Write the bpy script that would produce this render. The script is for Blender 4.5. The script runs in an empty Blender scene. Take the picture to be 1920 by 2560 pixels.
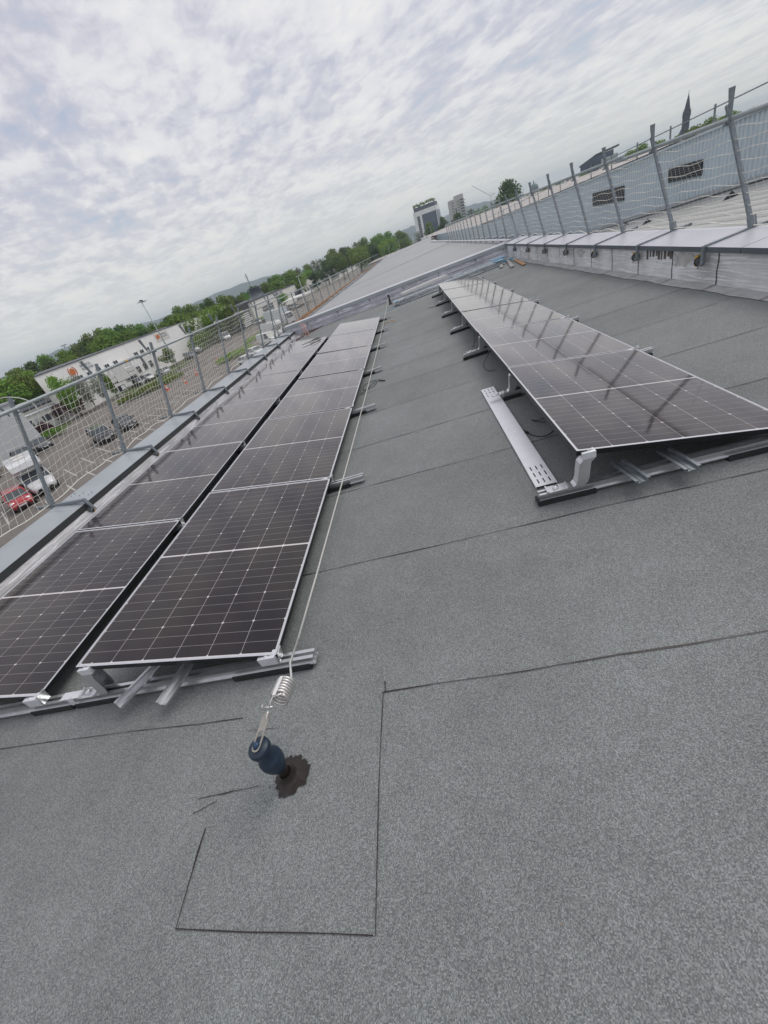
import bpy, math, random
from mathutils import Matrix, Vector
random.seed(7)
R = math.radians
scene = bpy.context.scene
COL = scene.collection

# ------------------------------------------------------------------ camera
# roof frame (x across the panel rows, y along them, z off the roof) -> world (z = up); the roof falls 2.6 degrees to the left
UP = Vector((0.0459, -0.0030, 0.99894)).normalized()
YW = (Vector((0, 1, 0)) - UP * UP.y).normalized()
XW = YW.cross(UP).normalized()
RF = Matrix((XW, YW, UP)).to_4x4()
CAM_R = Vector((1.1048, -1.1511, 1.5379))
rv = Vector((0.5991, 0.1392, -0.306))
Q = Matrix.Rotation(rv.length, 3, rv.normalized()) @ Matrix(((1, 0, 0), (0, 0, -1), (0, 1, 0)))
cw = [RF.to_3x3() @ Q[0], RF.to_3x3() @ (-Q[1]), RF.to_3x3() @ (-Q[2])]
camd = bpy.data.cameras.new("Camera")
cam = bpy.data.objects.new("Camera", camd)
COL.objects.link(cam)
CAM = RF @ CAM_R
M = Matrix((cw[0], cw[1], cw[2])).transposed().to_4x4()
M.translation = CAM
cam.matrix_world = M
camd.sensor_fit = 'HORIZONTAL'
camd.sensor_width = 36.0
camd.lens = 36.0 * 962.8 / 1920.0
camd.clip_start = 0.05
camd.clip_end = 20000
scene.camera = cam

# ------------------------------------------------------------------ world
SUN_EL, SUN_AZ = R(54), R(48)          # azimuth measured from +Y towards +X
world = bpy.data.worlds.new("World")
scene.world = world
world.use_nodes = True
nt = world.node_tree
for n in list(nt.nodes): nt.nodes.remove(n)
N = nt.nodes.new; L = nt.links.new
out = N('ShaderNodeOutputWorld')
sky = N('ShaderNodeTexSky'); sky.sky_type = 'NISHITA'; sky.sun_disc = False
sky.sun_elevation = SUN_EL; sky.sun_rotation = SUN_AZ
bg1 = N('ShaderNodeBackground'); bg1.inputs['Strength'].default_value = 0.10
L(sky.outputs[0], bg1.inputs['Color'])
tc = N('ShaderNodeTexCoord')
sp = N('ShaderNodeSeparateXYZ'); L(tc.outputs['Generated'], sp.inputs[0])
def wm(op, a, b=None, c=None):
    n = N('ShaderNodeMath'); n.operation = op
    for i, v in enumerate((a, b, c)):
        if v is None: continue
        if isinstance(v, (int, float)): n.inputs[i].default_value = v
        else: L(v, n.inputs[i])
    return n.outputs[0]
zz = wm('ADD', wm('MAXIMUM', sp.outputs[2], 0.0), 0.10)
cx = wm('DIVIDE', sp.outputs[0], zz); cy = wm('DIVIDE', sp.outputs[1], zz)
# cloud streets run obliquely across the view
ca, sa = math.cos(R(-62)), math.sin(R(-62))
ux = wm('ADD', wm('MULTIPLY', cx, ca), wm('MULTIPLY', cy, sa))
uy = wm('SUBTRACT', wm('MULTIPLY', cy, ca), wm('MULTIPLY', cx, sa))
cb = N('ShaderNodeCombineXYZ'); L(wm('MULTIPLY', ux, 0.95), cb.inputs[0]); L(wm('MULTIPLY', uy, 1.30), cb.inputs[1])
n1 = N('ShaderNodeTexNoise'); n1.inputs['Scale'].default_value = 2.3; n1.inputs['Detail'].default_value = 8
n1.inputs['Roughness'].default_value = 0.56; n1.inputs['Distortion'].default_value = 0.25
L(cb.outputs[0], n1.inputs['Vector'])
n2 = N('ShaderNodeTexNoise'); n2.inputs['Scale'].default_value = 7.0; n2.inputs['Detail'].default_value = 6
n2.inputs['Roughness'].default_value = 0.6; n2.inputs['Distortion'].default_value = 0.3
L(cb.outputs[0], n2.inputs['Vector'])
n3 = N('ShaderNodeTexNoise'); n3.inputs['Scale'].default_value = 0.45; n3.inputs['Detail'].default_value = 3
L(cb.outputs[0], n3.inputs['Vector'])
mixn = wm('ADD', wm('ADD', wm('MULTIPLY', n1.outputs[0], 0.46), wm('MULTIPLY', n2.outputs[0], 0.32)), wm('MULTIPLY', n3.outputs[0], 0.22))
cr = N('ShaderNodeValToRGB'); L(mixn, cr.inputs[0])
el = cr.color_ramp.elements
el[0].position = 0.37; el[0].color = (0.40, 0.47, 0.60, 1)
el[1].position = 0.64; el[1].color = (0.83, 0.81, 0.795, 1)
e = el.new(0.46); e.color = (0.545, 0.545, 0.620, 1)
e = el.new(0.54); e.color = (0.72, 0.72, 0.745, 1)
# towards the horizon the deck closes to a pale even grey
hz = N('ShaderNodeMapRange'); L(sp.outputs[2], hz.inputs[0])
hz.inputs[1].default_value = 0.0; hz.inputs[2].default_value = 0.30; hz.inputs[3].default_value = 1.0; hz.inputs[4].default_value = 0.0
hm = N('ShaderNodeMix'); hm.data_type = 'RGBA'
L(wm('MULTIPLY', wm('POWER', hz.outputs[0], 1.8), 0.9), hm.inputs[0]); L(cr.outputs[0], hm.inputs[6]); hm.inputs[7].default_value = (0.76, 0.765, 0.70, 1)
bg2 = N('ShaderNodeBackground'); L(hm.outputs[2], bg2.inputs['Color']); bg2.inputs['Strength'].default_value = 1.0
ms = N('ShaderNodeMixShader'); ms.inputs[0].default_value = 0.94
L(bg1.outputs[0], ms.inputs[1]); L(bg2.outputs[0], ms.inputs[2]); L(ms.outputs[0], out.inputs['Surface'])

sd = bpy.data.lights.new("Sun", 'SUN'); sd.energy = 1.25; sd.angle = R(32); sd.color = (1.0, 0.95, 0.88)
sun = bpy.data.objects.new("Sun", sd); COL.objects.link(sun)
sv = Vector((math.sin(SUN_AZ) * math.cos(SUN_EL), math.cos(SUN_AZ) * math.cos(SUN_EL), math.sin(SUN_EL)))
sun.rotation_euler = sv.to_track_quat('Z', 'Y').to_euler()
vs = scene.view_settings
vs.view_transform = 'Standard'; vs.look = 'None'; vs.gamma = 1.0; vs.exposure = 0.16; vs.use_curve_mapping = False

# ------------------------------------------------------------------ materials
class NT:
    """small node-graph helper"""
    def __init__(s, name):
        s.m = bpy.data.materials.new(name); s.m.use_nodes = True; s.t = s.m.node_tree
        s.b = s.t.nodes['Principled BSDF']; s.o = s.t.nodes['Material Output']
    def n(s, t): return s.t.nodes.new(t)
    def put(s, v, sock):
        if v is None: return
        if isinstance(v, bpy.types.NodeSocket): s.t.links.new(v, sock)
        else: sock.default_value = v
    def math(s, op, a, b=None, c=None, clamp=False):
        n = s.n('ShaderNodeMath'); n.operation = op; n.use_clamp = clamp
        for i, v in enumerate((a, b, c)): s.put(v, n.inputs[i])
        return n.outputs[0]
    def coord(s, kind='Object'):
        return s.n('ShaderNodeTexCoord').outputs[kind]
    def xyz(s, v):
        n = s.n('ShaderNodeSeparateXYZ'); s.put(v, n.inputs[0]); return n.outputs
    def comb(s, x, y, z):
        n = s.n('ShaderNodeCombineXYZ'); s.put(x, n.inputs[0]); s.put(y, n.inputs[1]); s.put(z, n.inputs[2]); return n.outputs[0]
    def scale(s, v, sc):
        n = s.n('ShaderNodeMapping'); s.put(v, n.inputs['Vector']); n.inputs['Scale'].default_value = sc; return n.outputs[0]
    def noise(s, v, sc, det=3, rough=.5, dist=0):
        n = s.n('ShaderNodeTexNoise'); s.put(v, n.inputs['Vector']); n.inputs['Scale'].default_value = sc
        n.inputs['Detail'].default_value = det; n.inputs['Roughness'].default_value = rough; n.inputs['Distortion'].default_value = dist
        return n.outputs[0]
    def ramp(s, v, stops):
        n = s.n('ShaderNodeValToRGB'); s.put(v, n.inputs[0]); e = n.color_ramp.elements
        e[0].position, e[0].color = stops[0][0], (*stops[0][1], 1)
        e[1].position, e[1].color = stops[-1][0], (*stops[-1][1], 1)
        for p, c in stops[1:-1]:
            q = e.new(p); q.color = (*c, 1)
        return n.outputs[0]
    def mix(s, f, a, b):
        n = s.n('ShaderNodeMix'); n.data_type = 'RGBA'; s.put(f, n.inputs[0])
        for v, k in ((a, 6), (b, 7)):
            s.put((*v, 1) if isinstance(v, tuple) and len(v) == 3 else v, n.inputs[k])
        return n.outputs[2]
    def bump(s, h, st, d=.01):
        n = s.n('ShaderNodeBump'); n.inputs['Strength'].default_value = st; n.inputs['Distance'].default_value = d
        s.put(h, n.inputs['Height']); s.t.links.new(n.outputs[0], s.b.inputs['Normal'])
    def set(s, col=None, rough=None, metal=None, **k):
        if col is not None: s.put((*col, 1) if isinstance(col, tuple) and len(col) == 3 else col, s.b.inputs['Base Color'])
        s.put(rough, s.b.inputs['Roughness']); s.put(metal, s.b.inputs['Metallic'])
        for a, v in k.items(): s.put(v, s.b.inputs[a])
        return s.m

MT = {}
def simple(name, col, rough=.5, metal=0., var=.12, sc=6., bump=0., **k):
    t = NT(name); c = t.coord()
    f = t.noise(c, sc, 5, .6)
    lo = tuple(x * (1 - var) for x in col); hi = tuple(min(1, x * (1 + var)) for x in col)
    cc = t.ramp(f, [(.3, lo), (.7, hi)])
    if bump: t.bump(t.noise(c, sc * 6, 4), bump, .004)
    MT[name] = t.set(cc, rough, metal, **k)
    return MT[name]

simple('galv', (.23, .26, .28), .5, .4, .22, 30, .05)
simple('tube_steel', (.36, .40, .41), .5, .4, .15, 20)
simple('alu', (.66, .67, .68), .30, .85, .08, 18)
simple('alu_light', (.72, .73, .76), .45, .35, .05, 12)
simple('black_plastic', (.015, .016, .018), .5, 0, .2)
simple('rubber', (.02, .021, .022), .8, 0, .2, 30)
simple('frame_black', (.012, .012, .014), .35, .3, .1)
simple('frame_rim_skylit', (.60, .61, .64), .35, .5, .08, 20)  # top of the black frame, sky reflection put into its colour
simple('wheel_plate', (.13, .14, .15), .4, .6, .2, 30)
simple('yellow_pad', (.62, .36, .04), .6, 0, .2, 25)
simple('orange_pad', (.55, .24, .02), .6, 0, .2, 25)
simple('steel_bright', (.34, .32, .29), .58, .45, .1, 40)
simple('coil_steel', (.66, .64, .62), .36, .75, .1, 40)
simple('rope', (.55, .54, .50), .6, .2, .15, 80)
simple('net_white', (.82, .80, .72), .7, 0, .12, 12)
simple('cable_black', (.01, .01, .012), .45)
simple('wood', (.36, .20, .10), .7, 0, .35, 5, .2)
simple('white_paint', (.74, .74, .72), .5, 0, .06, 1.2)
simple('white_wall', (.88, .87, .86), .7, 0, .05, .25)
simple('grey_wall', (.52, .55, .56), .7, 0, .06, .4)
simple('cream_wall', (.72, .70, .66), .7, 0, .05, .3)
simple('tower_wall', (.50, .48, .44), .7, 0, .05, .3)
simple('dark_panel', (.03, .032, .038), .4, 0, .2)
simple('roof_edge', (.08, .085, .10), .5, .2, .1)
simple('stone_dark', (.045, .045, .06), .9, 0, .2, .3)
simple('copper_green', (.13, .20, .19), .6, 0, .1, .3)
simple('concrete', (.30, .29, .28), .85, 0, .15, 3, .2)
simple('pale_felt', (.42, .42, .42), .8, 0, .22, 7, .2)
simple('kerb_stone', (.36, .34, .32), .85, 0, .15, 3)
simple('line_paint', (.46, .45, .42), .7, 0, .2, 3)
simple('cardboard_grey', (.50, .49, .48), .8, .1, .25, 9)
simple('stain', (.12, .10, .09), .8, 0, .4, 14)
simple('rust', (.13, .055, .035), .9, 0, .5, 14, .3)
simple('red_paint', (.42, .02, .03), .25, 0, .04, 2, **{'Coat Weight': .6, 'Coat Roughness': .06})
simple('white_car', (.70, .71, .72), .25, 0, .03, 2, **{'Coat Weight': .6, 'Coat Roughness': .06})
simple('cream_car', (.58, .56, .46), .25, 0, .03, 2, **{'Coat Weight': .6, 'Coat Roughness': .06})
simple('dark_car', (.022, .025, .03), .22, .2, .05, 2, **{'Coat Weight': .7, 'Coat Roughness': .05})
simple('grey_car', (.10, .11, .12), .22, .4, .05, 2, **{'Coat Weight': .7, 'Coat Roughness': .05})
simple('car_glass', (.05, .065, .075), .06, 0, .1, 2, **{'IOR': 1.7})
simple('window_glass', (.05, .06, .08), .10, 0, .3, .5, **{'IOR': 1.6})
simple('blue_glass', (.045, .07, .12), .12, 0, .5, .12, **{'IOR': 1.6})
simple('roller_door', (.045, .05, .085), .5, .2, .1)
simple('headlamp', (.75, .76, .76), .1, .3, .05)
simple('sign_blue', (.02, .16, .50), .4, 0, .03)
simple('sign_red', (.55, .03, .04), .4, 0, .03)
simple('orange', (.60, .16, .03), .6, 0, .06)
simple('cone_orange', (.62, .10, .03), .6, 0, .1)
simple('logo_grey', (.26, .28, .32), .6, 0, .05)
simple('letter_blue', (.07, .10, .17), .6, 0, .05)
simple('trunk', (.09, .07, .055), .9, 0, .3, 3, .3)
simple('blue_cap', (.011, .026, .048), .42, 0, .12, 14)
simple('blue_bright', (.015, .045, .10), .4, 0, .1, 14)
simple('bitumen', (.020, .013, .011), .42, 0, .5, 26, .4)
simple('brick_red', (.22, .08, .05), .9, 0, .3, 4)
simple('blue_film', (.20, .40, .55), .25, 0, .4, 20)
simple('pink_stake', (.55, .25, .20), .6, 0, .1)
simple('tag_paper', (.72, .71, .70), .6, 0, .05)

def foliage(name, a, b, sc=.35):
    t = NT(name); c = t.coord()
    oi = t.n('ShaderNodeObjectInfo')
    f = t.noise(c, sc, 4, .65)
    col = t.ramp(f, [(.32, a), (.68, b)])
    hs = t.n('ShaderNodeHueSaturation'); t.put(col, hs.inputs['Color'])
    t.put(t.math('MULTIPLY_ADD', oi.outputs['Random'], .055, .468), hs.inputs['Hue'])
    t.put(t.math('MULTIPLY_ADD', oi.outputs['Random'], .5, .8), hs.inputs['Value'])
    t.set(hs.outputs[0], .6)
    tr = t.n('ShaderNodeBsdfTranslucent'); t.put(hs.outputs[0], tr.inputs['Color'])
    mx = t.n('ShaderNodeMixShader'); mx.inputs[0].default_value = .3
    t.t.links.new(t.b.outputs[0], mx.inputs[1]); t.t.links.new(tr.outputs[0], mx.inputs[2]); t.t.links.new(mx.outputs[0], t.o.inputs['Surface'])
    MT[name] = t.m
foliage('leaf_mid', (.095, .175, .010), (.185, .30, .026))
foliage('leaf_bright', (.12, .25, .018), (.25, .40, .04))
foliage('leaf_dark', (.045, .10, .012), (.10, .18, .024))
foliage('leaf_red', (.07, .022, .014), (.16, .05, .03), .8)
foliage('leaf_olive', (.08, .085, .035), (.14, .14, .055))
foliage('blossom', (.10, .13, .07), (.42, .42, .38), 1.2)

def m_membrane():
    t = NT('granule_membrane'); c = t.coord()
    w = t.n('ShaderNodeTexWhiteNoise'); w.noise_dimensions = '3D'
    fl = t.n('ShaderNodeVectorMath'); fl.operation = 'SNAP'; t.put(t.scale(c, (1, 1, 0)), fl.inputs[0]); fl.inputs[1].default_value = (.0032, .0032, .0032)
    t.put(fl.outputs[0], w.inputs[0])
    g = t.noise(c, 360, 2, .7)
    big = t.noise(c, .9, 5, .62); mid = t.noise(c, 7, 4, .6); huge = t.noise(c, .25, 3, .5)
    gran = t.ramp(t.math('MULTIPLY_ADD', w.outputs[0], .45, t.math('MULTIPLY', g, .6)), [(.15, (.068, .074, .073)), (.5, (.166, .178, .175)), (.74, (.265, .28, .275)), (.96, (.56, .58, .57))])
    v = t.math('ADD', t.math('MULTIPLY_ADD', big, .72, .38), t.math('ADD', t.math('MULTIPLY', mid, .24), t.math('MULTIPLY', huge, .34)))
    hs = t.n('ShaderNodeHueSaturation'); t.put(gran, hs.inputs['Color']); t.put(v, hs.inputs['Value'])
    col = hs.outputs[0]
    # each roll of felt has a slightly different tone
    y = t.xyz(c)[1]
    rw = t.n('ShaderNodeTexWhiteNoise'); rw.noise_dimensions = '1D'
    t.put(t.math('FLOOR', t.math('DIVIDE', t.math('ADD', y, .21), .924)), rw.inputs['W'])
    hv = t.n('ShaderNodeHueSaturation'); t.put(col, hv.inputs['Color']); t.put(t.math('MULTIPLY_ADD', rw.outputs[0], .10, .95), hv.inputs['Value'])
    # scattered brown and pale stains
    st = t.math('MULTIPLY', t.ramp(t.noise(c, 2.3, 5, .7, .4), [(.62, (0, 0, 0)), (.76, (1, 1, 1))]), .55)
    col2 = t.mix(st, hv.outputs[0], (.20, .20, .19))
    st2 = t.math('MULTIPLY', t.ramp(t.noise(t.scale(c, (1.7, 3.1, 1)), 2.9, 4, .7), [(.69, (0, 0, 0)), (.78, (1, 1, 1))]), .35)
    col3 = t.mix(st2, col2, (.10, .085, .06))
    t.bump(t.math('ADD', w.outputs[0], t.math('MULTIPLY', g, 1.5)), .35, .002)
    MT['membrane'] = t.set(col3, .85, 0)
m_membrane()

def m_cells():
    t = NT('solar_cells'); c = t.coord(); X, Y, Z = t.xyz(c)
    W_, L_ = 1.134, 1.762
    x = t.math('SUBTRACT', t.math('MULTIPLY', X, -1), .014)
    cwid = (W_ - .028) / 6
    fx = t.math('FRACT', t.math('DIVIDE', x, cwid)); dx = t.math('MULTIPLY', t.math('MINIMUM', fx, t.math('SUBTRACT', 1, fx)), cwid)
    half = t.math('GREATER_THAN', Y, L_ / 2)
    y = t.math('SUBTRACT', t.math('SUBTRACT', Y, .018), t.math('MULTIPLY', half, .014))
    rh = (L_ - .036 - .014) / 24
    fy = t.math('FRACT', t.math('DIVIDE', y, rh)); dy = t.math('MULTIPLY', t.math('MINIMUM', fy, t.math('SUBTRACT', 1, fy)), rh)
    r3 = rh * 3
    f3 = t.math('FRACT', t.math('DIVIDE', y, r3)); d3 = t.math('MULTIPLY', t.math('MINIMUM', f3, t.math('SUBTRACT', 1, f3)), r3)
    lx = t.math('LESS_THAN', dx, .0013); ly = t.math('LESS_THAN', dy, .0010)
    dia = t.math('LESS_THAN', t.math('ADD', dx, d3), .0085)
    mid = t.math('LESS_THAN', t.math('ABSOLUTE', t.math('SUBTRACT', Y, L_ / 2)), .0065)
    e1 = t.math('LESS_THAN', x, 0); e2 = t.math('GREATER_THAN', x, W_ - .028)
    e3 = t.math('LESS_THAN', Y, .018); e4 = t.math('GREATER_THAN', Y, L_ - .018)
    edge = t.math('MAXIMUM', t.math('MAXIMUM', e1, e2), t.math('MAXIMUM', e3, e4))
    fb = t.math('FRACT', t.math('DIVIDE', x, cwid / 16)); bb = t.math('LESS_THAN', fb, .09)
    dust = t.noise(c, 3.0, 5, .65); sp = t.noise(c, 55, 3, .6)
    cell = t.ramp(t.noise(t.scale(c, (1, 1, 0)), 1.4, 3), [(.35, (.004, .0038, .0075)), (.65, (.007, .0055, .008))])
    col = t.mix(t.math('MULTIPLY', bb, .22), cell, (.16, .16, .17))
    col = t.mix(t.math('MULTIPLY', ly, .62), col, (.42, .40, .41))
    col = t.mix(t.math('MULTIPLY', lx, .85), col, (.46, .45, .47))
    wh = t.math('MAXIMUM', t.math('MAXIMUM', dia, mid), edge)
    col = t.mix(wh, col, (.62, .62, .64))
    dd = t.math('MULTIPLY', t.ramp(dust, [(.30, (.25, .25, .25)), (.75, (1, 1, 1))]), .03)
    dr = t.math('MULTIPLY', t.ramp(sp, [(.74, (0, 0, 0)), (.80, (1, 1, 1))]), .22)
    col = t.mix(t.math('ADD', dd, dr, clamp=True), col, (.36, .27, .22))  # dust film and specks; the brown also stands in for warm reflection
    MT['cells'] = t.set(col, t.math('MULTIPLY_ADD', dust, .05, .05), 0, **{'IOR': 1.33, 'Specular Tint': (1.0, .92, .86, 1), 'Coat Weight': 1.0, 'Coat IOR': 1.32, 'Coat Roughness': .055, 'Coat Tint': (1.0, .97, .95, 1), 'Sheen Weight': .22, 'Sheen Roughness': .35, 'Sheen Tint': (1.0, .82, .72, 1)})
m_cells()

def m_foil(name, base, stretch, st, rough=.34, metal=.8):
    t = NT(name); c = t.coord()
    s = t.scale(c, stretch)
    a = t.noise(s, 3.2, 6, .68, .6); b = t.noise(c, 2.1, 5, .6, .8)
    blot = t.ramp(t.noise(c, 1.1, 4, .6), [(.35, tuple(x * .62 for x in base)), (.62, base)])
    t.bump(t.math('ADD', a, t.math('MULTIPLY', b, .6)), st, .012)
    MT[name] = t.set(t.mix(t.math('MULTIPLY', t.ramp(a, [(.36, (1, 1, 1)), (.47, (0, 0, 0))]), .55), t.mix(t.math('MULTIPLY', t.ramp(a, [(.52, (0, 0, 0)), (.62, (1, 1, 1))]), .8), blot, tuple(min(1, x * 1.5) for x in base)), tuple(x * .62 for x in base)), rough, metal)  # wrinkle glints and creases painted light and dark into the foil colour
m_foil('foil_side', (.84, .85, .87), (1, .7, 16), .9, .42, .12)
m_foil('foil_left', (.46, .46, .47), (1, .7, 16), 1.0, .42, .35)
m_foil('foil_end', (.62, .62, .68), (.7, 1, 9), .5, .5, .25)
m_foil('film_wrap', (.46, .52, .56), (2, 2, 30), .8, .22, .5)
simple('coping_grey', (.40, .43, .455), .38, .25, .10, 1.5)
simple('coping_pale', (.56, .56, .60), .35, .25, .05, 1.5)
simple('fascia_dark', (.045, .05, .052), .5, .2, .15, 2)  # shaded face of the left coping, its shade put into the colour
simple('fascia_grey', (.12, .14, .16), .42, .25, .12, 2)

def m_bands(name, axis, pitch, a, b, duty=.5, rough=.5, metal=.2, bump=.3, var=.12, vs=.5):
    """ribbed or profiled sheet: the rib pattern is bump relief plus a darker line along each rib"""
    t = NT(name); c = t.coord(); q = t.xyz(c)[axis]
    f = t.math('FRACT', t.math('DIVIDE', q, pitch))
    tri = t.math('MINIMUM', t.math('MULTIPLY', f, 1 / duty), t.math('MULTIPLY', t.math('SUBTRACT', 1, f), 1 / (1 - duty)))
    n = t.noise(c, vs, 5, .6)
    col = t.mix(t.math('LESS_THAN', f, .12), a, b)
    hs = t.n('ShaderNodeHueSaturation'); t.put(col, hs.inputs['Color']); t.put(t.math('MULTIPLY_ADD', n, 2 * var, 1 - var), hs.inputs['Value'])
    t.bump(tri, bump, pitch * .25)
    MT[name] = t.set(hs.outputs[0], rough, metal)
m_bands('metal_roof', 1, .62, (.36, .362, .36), (.21, .212, .215), .5, .45, .25, .22, .22, .22)
m_bands('upper_roof', 1, 1.1, (.42, .39, .37), (.33, .30, .29), .5, .6, .1, .3, .14, .3)
m_bands('ribbed_roof', 0, .28, (.42, .42, .40), (.24, .24, .23), .5, .5, .15, .8, .10, .7)

def m_asphalt():
    t = NT('asphalt'); c = t.coord()
    a = t.noise(c, .12, 6, .6); b = t.noise(c, 2.5, 4, .6)
    t.bump(b, .2, .01)
    MT['asphalt'] = t.set(t.ramp(t.math('ADD', t.math('MULTIPLY', a, .75), t.math('MULTIPLY', b, .25)), [(.32, (.125, .110, .098)), (.5, (.180, .160, .142)), (.68, (.225, .203, .182))]), .9)
    t = NT('grass'); c = t.coord()
    MT['grass'] = t.set(t.ramp(t.noise(c, 1.3, 6, .7), [(.3, (.05, .075, .02)), (.7, (.12, .15, .045))]), .9)
    t = NT('hill'); c = t.coord()
    MT['hill'] = t.set(t.ramp(t.noise(c, .002, 6, .6), [(.3, (.035, .06, .03)), (.7, (.06, .085, .05))]), .95)
    t = NT('outland'); c = t.coord()
    MT['outland'] = t.set(t.ramp(t.noise(c, .01, 6, .6), [(.3, (.05, .07, .03)), (.7, (.10, .11, .07))]), .95)
m_asphalt()

# ------------------------------------------------------------------ mesh helper
class MB:
    def __init__(s): s.v = []; s.f = []; s.m = []; s.s = []
    def add(s, vs, fs, mi=0, sm=False):
        o = len(s.v); s.v += [tuple(v) for v in vs]
        for f in fs: s.f.append([i + o for i in f]); s.m.append(mi); s.s.append(sm)
        return s
    def box(s, lo, hi, mi=0, mat=None):
        x0, y0, z0 = lo; x1, y1, z1 = hi
        vs = [Vector(p) for p in ((x0, y0, z0), (x1, y0, z0), (x1, y1, z0), (x0, y1, z0), (x0, y0, z1), (x1, y0, z1), (x1, y1, z1), (x0, y1, z1))]
        if mat is not None: vs = [mat @ v for v in vs]
        return s.add(vs, [(0, 3, 2, 1), (4, 5, 6, 7), (0, 1, 5, 4), (1, 2, 6, 5), (2, 3, 7, 6), (3, 0, 4, 7)], mi)
    def bar(s, a, b, w, h, mi=0, upv=(0, 0, 1)):
        a, b = Vector(a), Vector(b); d = (b - a); ln = d.length; d.normalize()
        x = d.cross(Vector(upv))
        if x.length < 1e-4: x = d.cross(Vector((1, 0, 0)))
        x.normalize(); u = x.cross(d)
        vs = []
        for p in (a, b):
            for i, j in ((-1, -1), (1, -1), (1, 1), (-1, 1)): vs.append(p + x * (w / 2 * i) + u * (h / 2 * j))
        return s.add(vs, [(0, 1, 2, 3), (7, 6, 5, 4), (0, 4, 5, 1), (1, 5, 6, 2), (2, 6, 7, 3), (3, 7, 4, 0)], mi)
    def tube(s, pts, r, n=8, mi=0, r2=None, cap=True, sm=True):
        pts = [Vector(p) for p in pts]; vs = []; k = len(pts)
        prev = None
        for i, p in enumerate(pts):
            d = (pts[min(i + 1, k - 1)] - pts[max(i - 1, 0)]).normalized()
            if prev is None:
                a = d.orthogonal().normalized()
            else:
                a = prev - d * prev.dot(d)
                a = a.normalized() if a.length > 1e-5 else d.orthogonal().normalized()
            prev = a; b = d.cross(a)
            rr = r if r2 is None else r + (r2 - r) * i / (k - 1)
            for j in range(n):
                t = 2 * math.pi * j / n
                vs.append(p + a * (math.cos(t) * rr) + b * (math.sin(t) * rr))
        fs = []
        for i in range(k - 1):
            for j in range(n):
                fs.append((i * n + j, i * n + (j + 1) % n, (i + 1) * n + (j + 1) % n, (i + 1) * n + j))
        s.add(vs, fs, mi, sm)
        if cap:
            o = len(s.v) - len(vs)
            s.f.append([o + j for j in range(n)][::-1]); s.m.append(mi); s.s.append(False)
            s.f.append([o + (k - 1) * n + j for j in range(n)]); s.m.append(mi); s.s.append(False)
        return s
    def lathe(s, prof, n=24, mi=0, mat=None):
        vs = []; k = len(prof)
        for r, z in prof:
            for j in range(n):
                t = 2 * math.pi * j / n; v = Vector((r * math.cos(t), r * math.sin(t), z))
                vs.append(mat @ v if mat is not None else v)
        fs = []
        for i in range(k - 1):
            for j in range(n): fs.append((i * n + j, i * n + (j + 1) % n, (i + 1) * n + (j + 1) % n, (i + 1) * n + j))
        return s.add(vs, fs, mi, True)
    def prism(s, poly, lo, hi, axis=1, mi=0, mat=None):
        """poly in the two other axes, extruded along axis"""
        k = len(poly); vs = []
        for t in (lo, hi):
            for a, b in poly:
                v = Vector((t, a, b)) if axis == 0 else (Vector((a, t, b)) if axis == 1 else Vector((a, b, t)))
                vs.append(mat @ v if mat is not None else v)
        fs = [list(range(k)), list(range(2 * k - 1, k - 1, -1))]
        for i in range(k): fs.append((i, (i + 1) % k + 0, (i + 1) % k + k, i + k)[::-1])
        return s.add(vs, fs, mi)
    def quad(s, a, b, c, d, mi=0): return s.add([a, b, c, d], [(0, 1, 2, 3)], mi)
    def build(s, name, mats, parent=None, mat=None, fix=True):
        me = bpy.data.meshes.new(name); me.from_pydata(s.v, [], s.f)
        for i, p in enumerate(me.polygons): p.material_index = s.m[i]; p.use_smooth = s.s[i]
        for m in (mats if isinstance(mats, (list, tuple)) else [mats]): me.materials.append(MT[m])
        if fix:
            import bmesh
            b = bmesh.new(); b.from_mesh(me); bmesh.ops.recalc_face_normals(b, faces=b.faces); b.to_mesh(me); b.free()
        me.update()
        o = bpy.data.objects.new(name, me); COL.objects.link(o)
        if parent is not None: o.parent = parent
        if mat is not None: o.matrix_world = mat
        return o

def tag(o, label=None, cat=None, group=None, kind=None):
    if label: o['label'] = label
    if cat: o['category'] = cat
    if group: o['group'] = group
    if kind: o['kind'] = kind
    return o
def T(x, y, z): return Matrix.Translation((x, y, z))
def RZ(a): return Matrix.Rotation(a, 4, 'Z')
def thing(name, label, cat, mat, group=None):
    o = bpy.data.objects.new(name, None); COL.objects.link(o); o.empty_display_size = .1
    o.matrix_world = mat
    return tag(o, label, cat, group)
KIDS = {}
def copy_tree(o, label=None, mat=None, group=None):
    c = o.copy(); COL.objects.link(c)
    if label: c['label'] = label
    if group: c['group'] = group
    if mat is not None: c.matrix_world = mat
    for ch in [q for q in COL.objects if q.parent is o]:
        d = ch.copy(); COL.objects.link(d); d.parent = c
        for g in [q for q in COL.objects if q.parent is ch]:
            e = g.copy(); COL.objects.link(e); e.parent = d
    return c
def atten(az, d, z=None, el=None):
    """world point at a bearing (degrees from +Y) and distance from where one stands on the roof"""
    a = R(az); x = CAM.x + d * math.sin(a); y = CAM.y + d * math.cos(a)
    if z is None: z = CAM.z + d * math.tan(R(el))
    return Vector((x, y, z))
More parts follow.
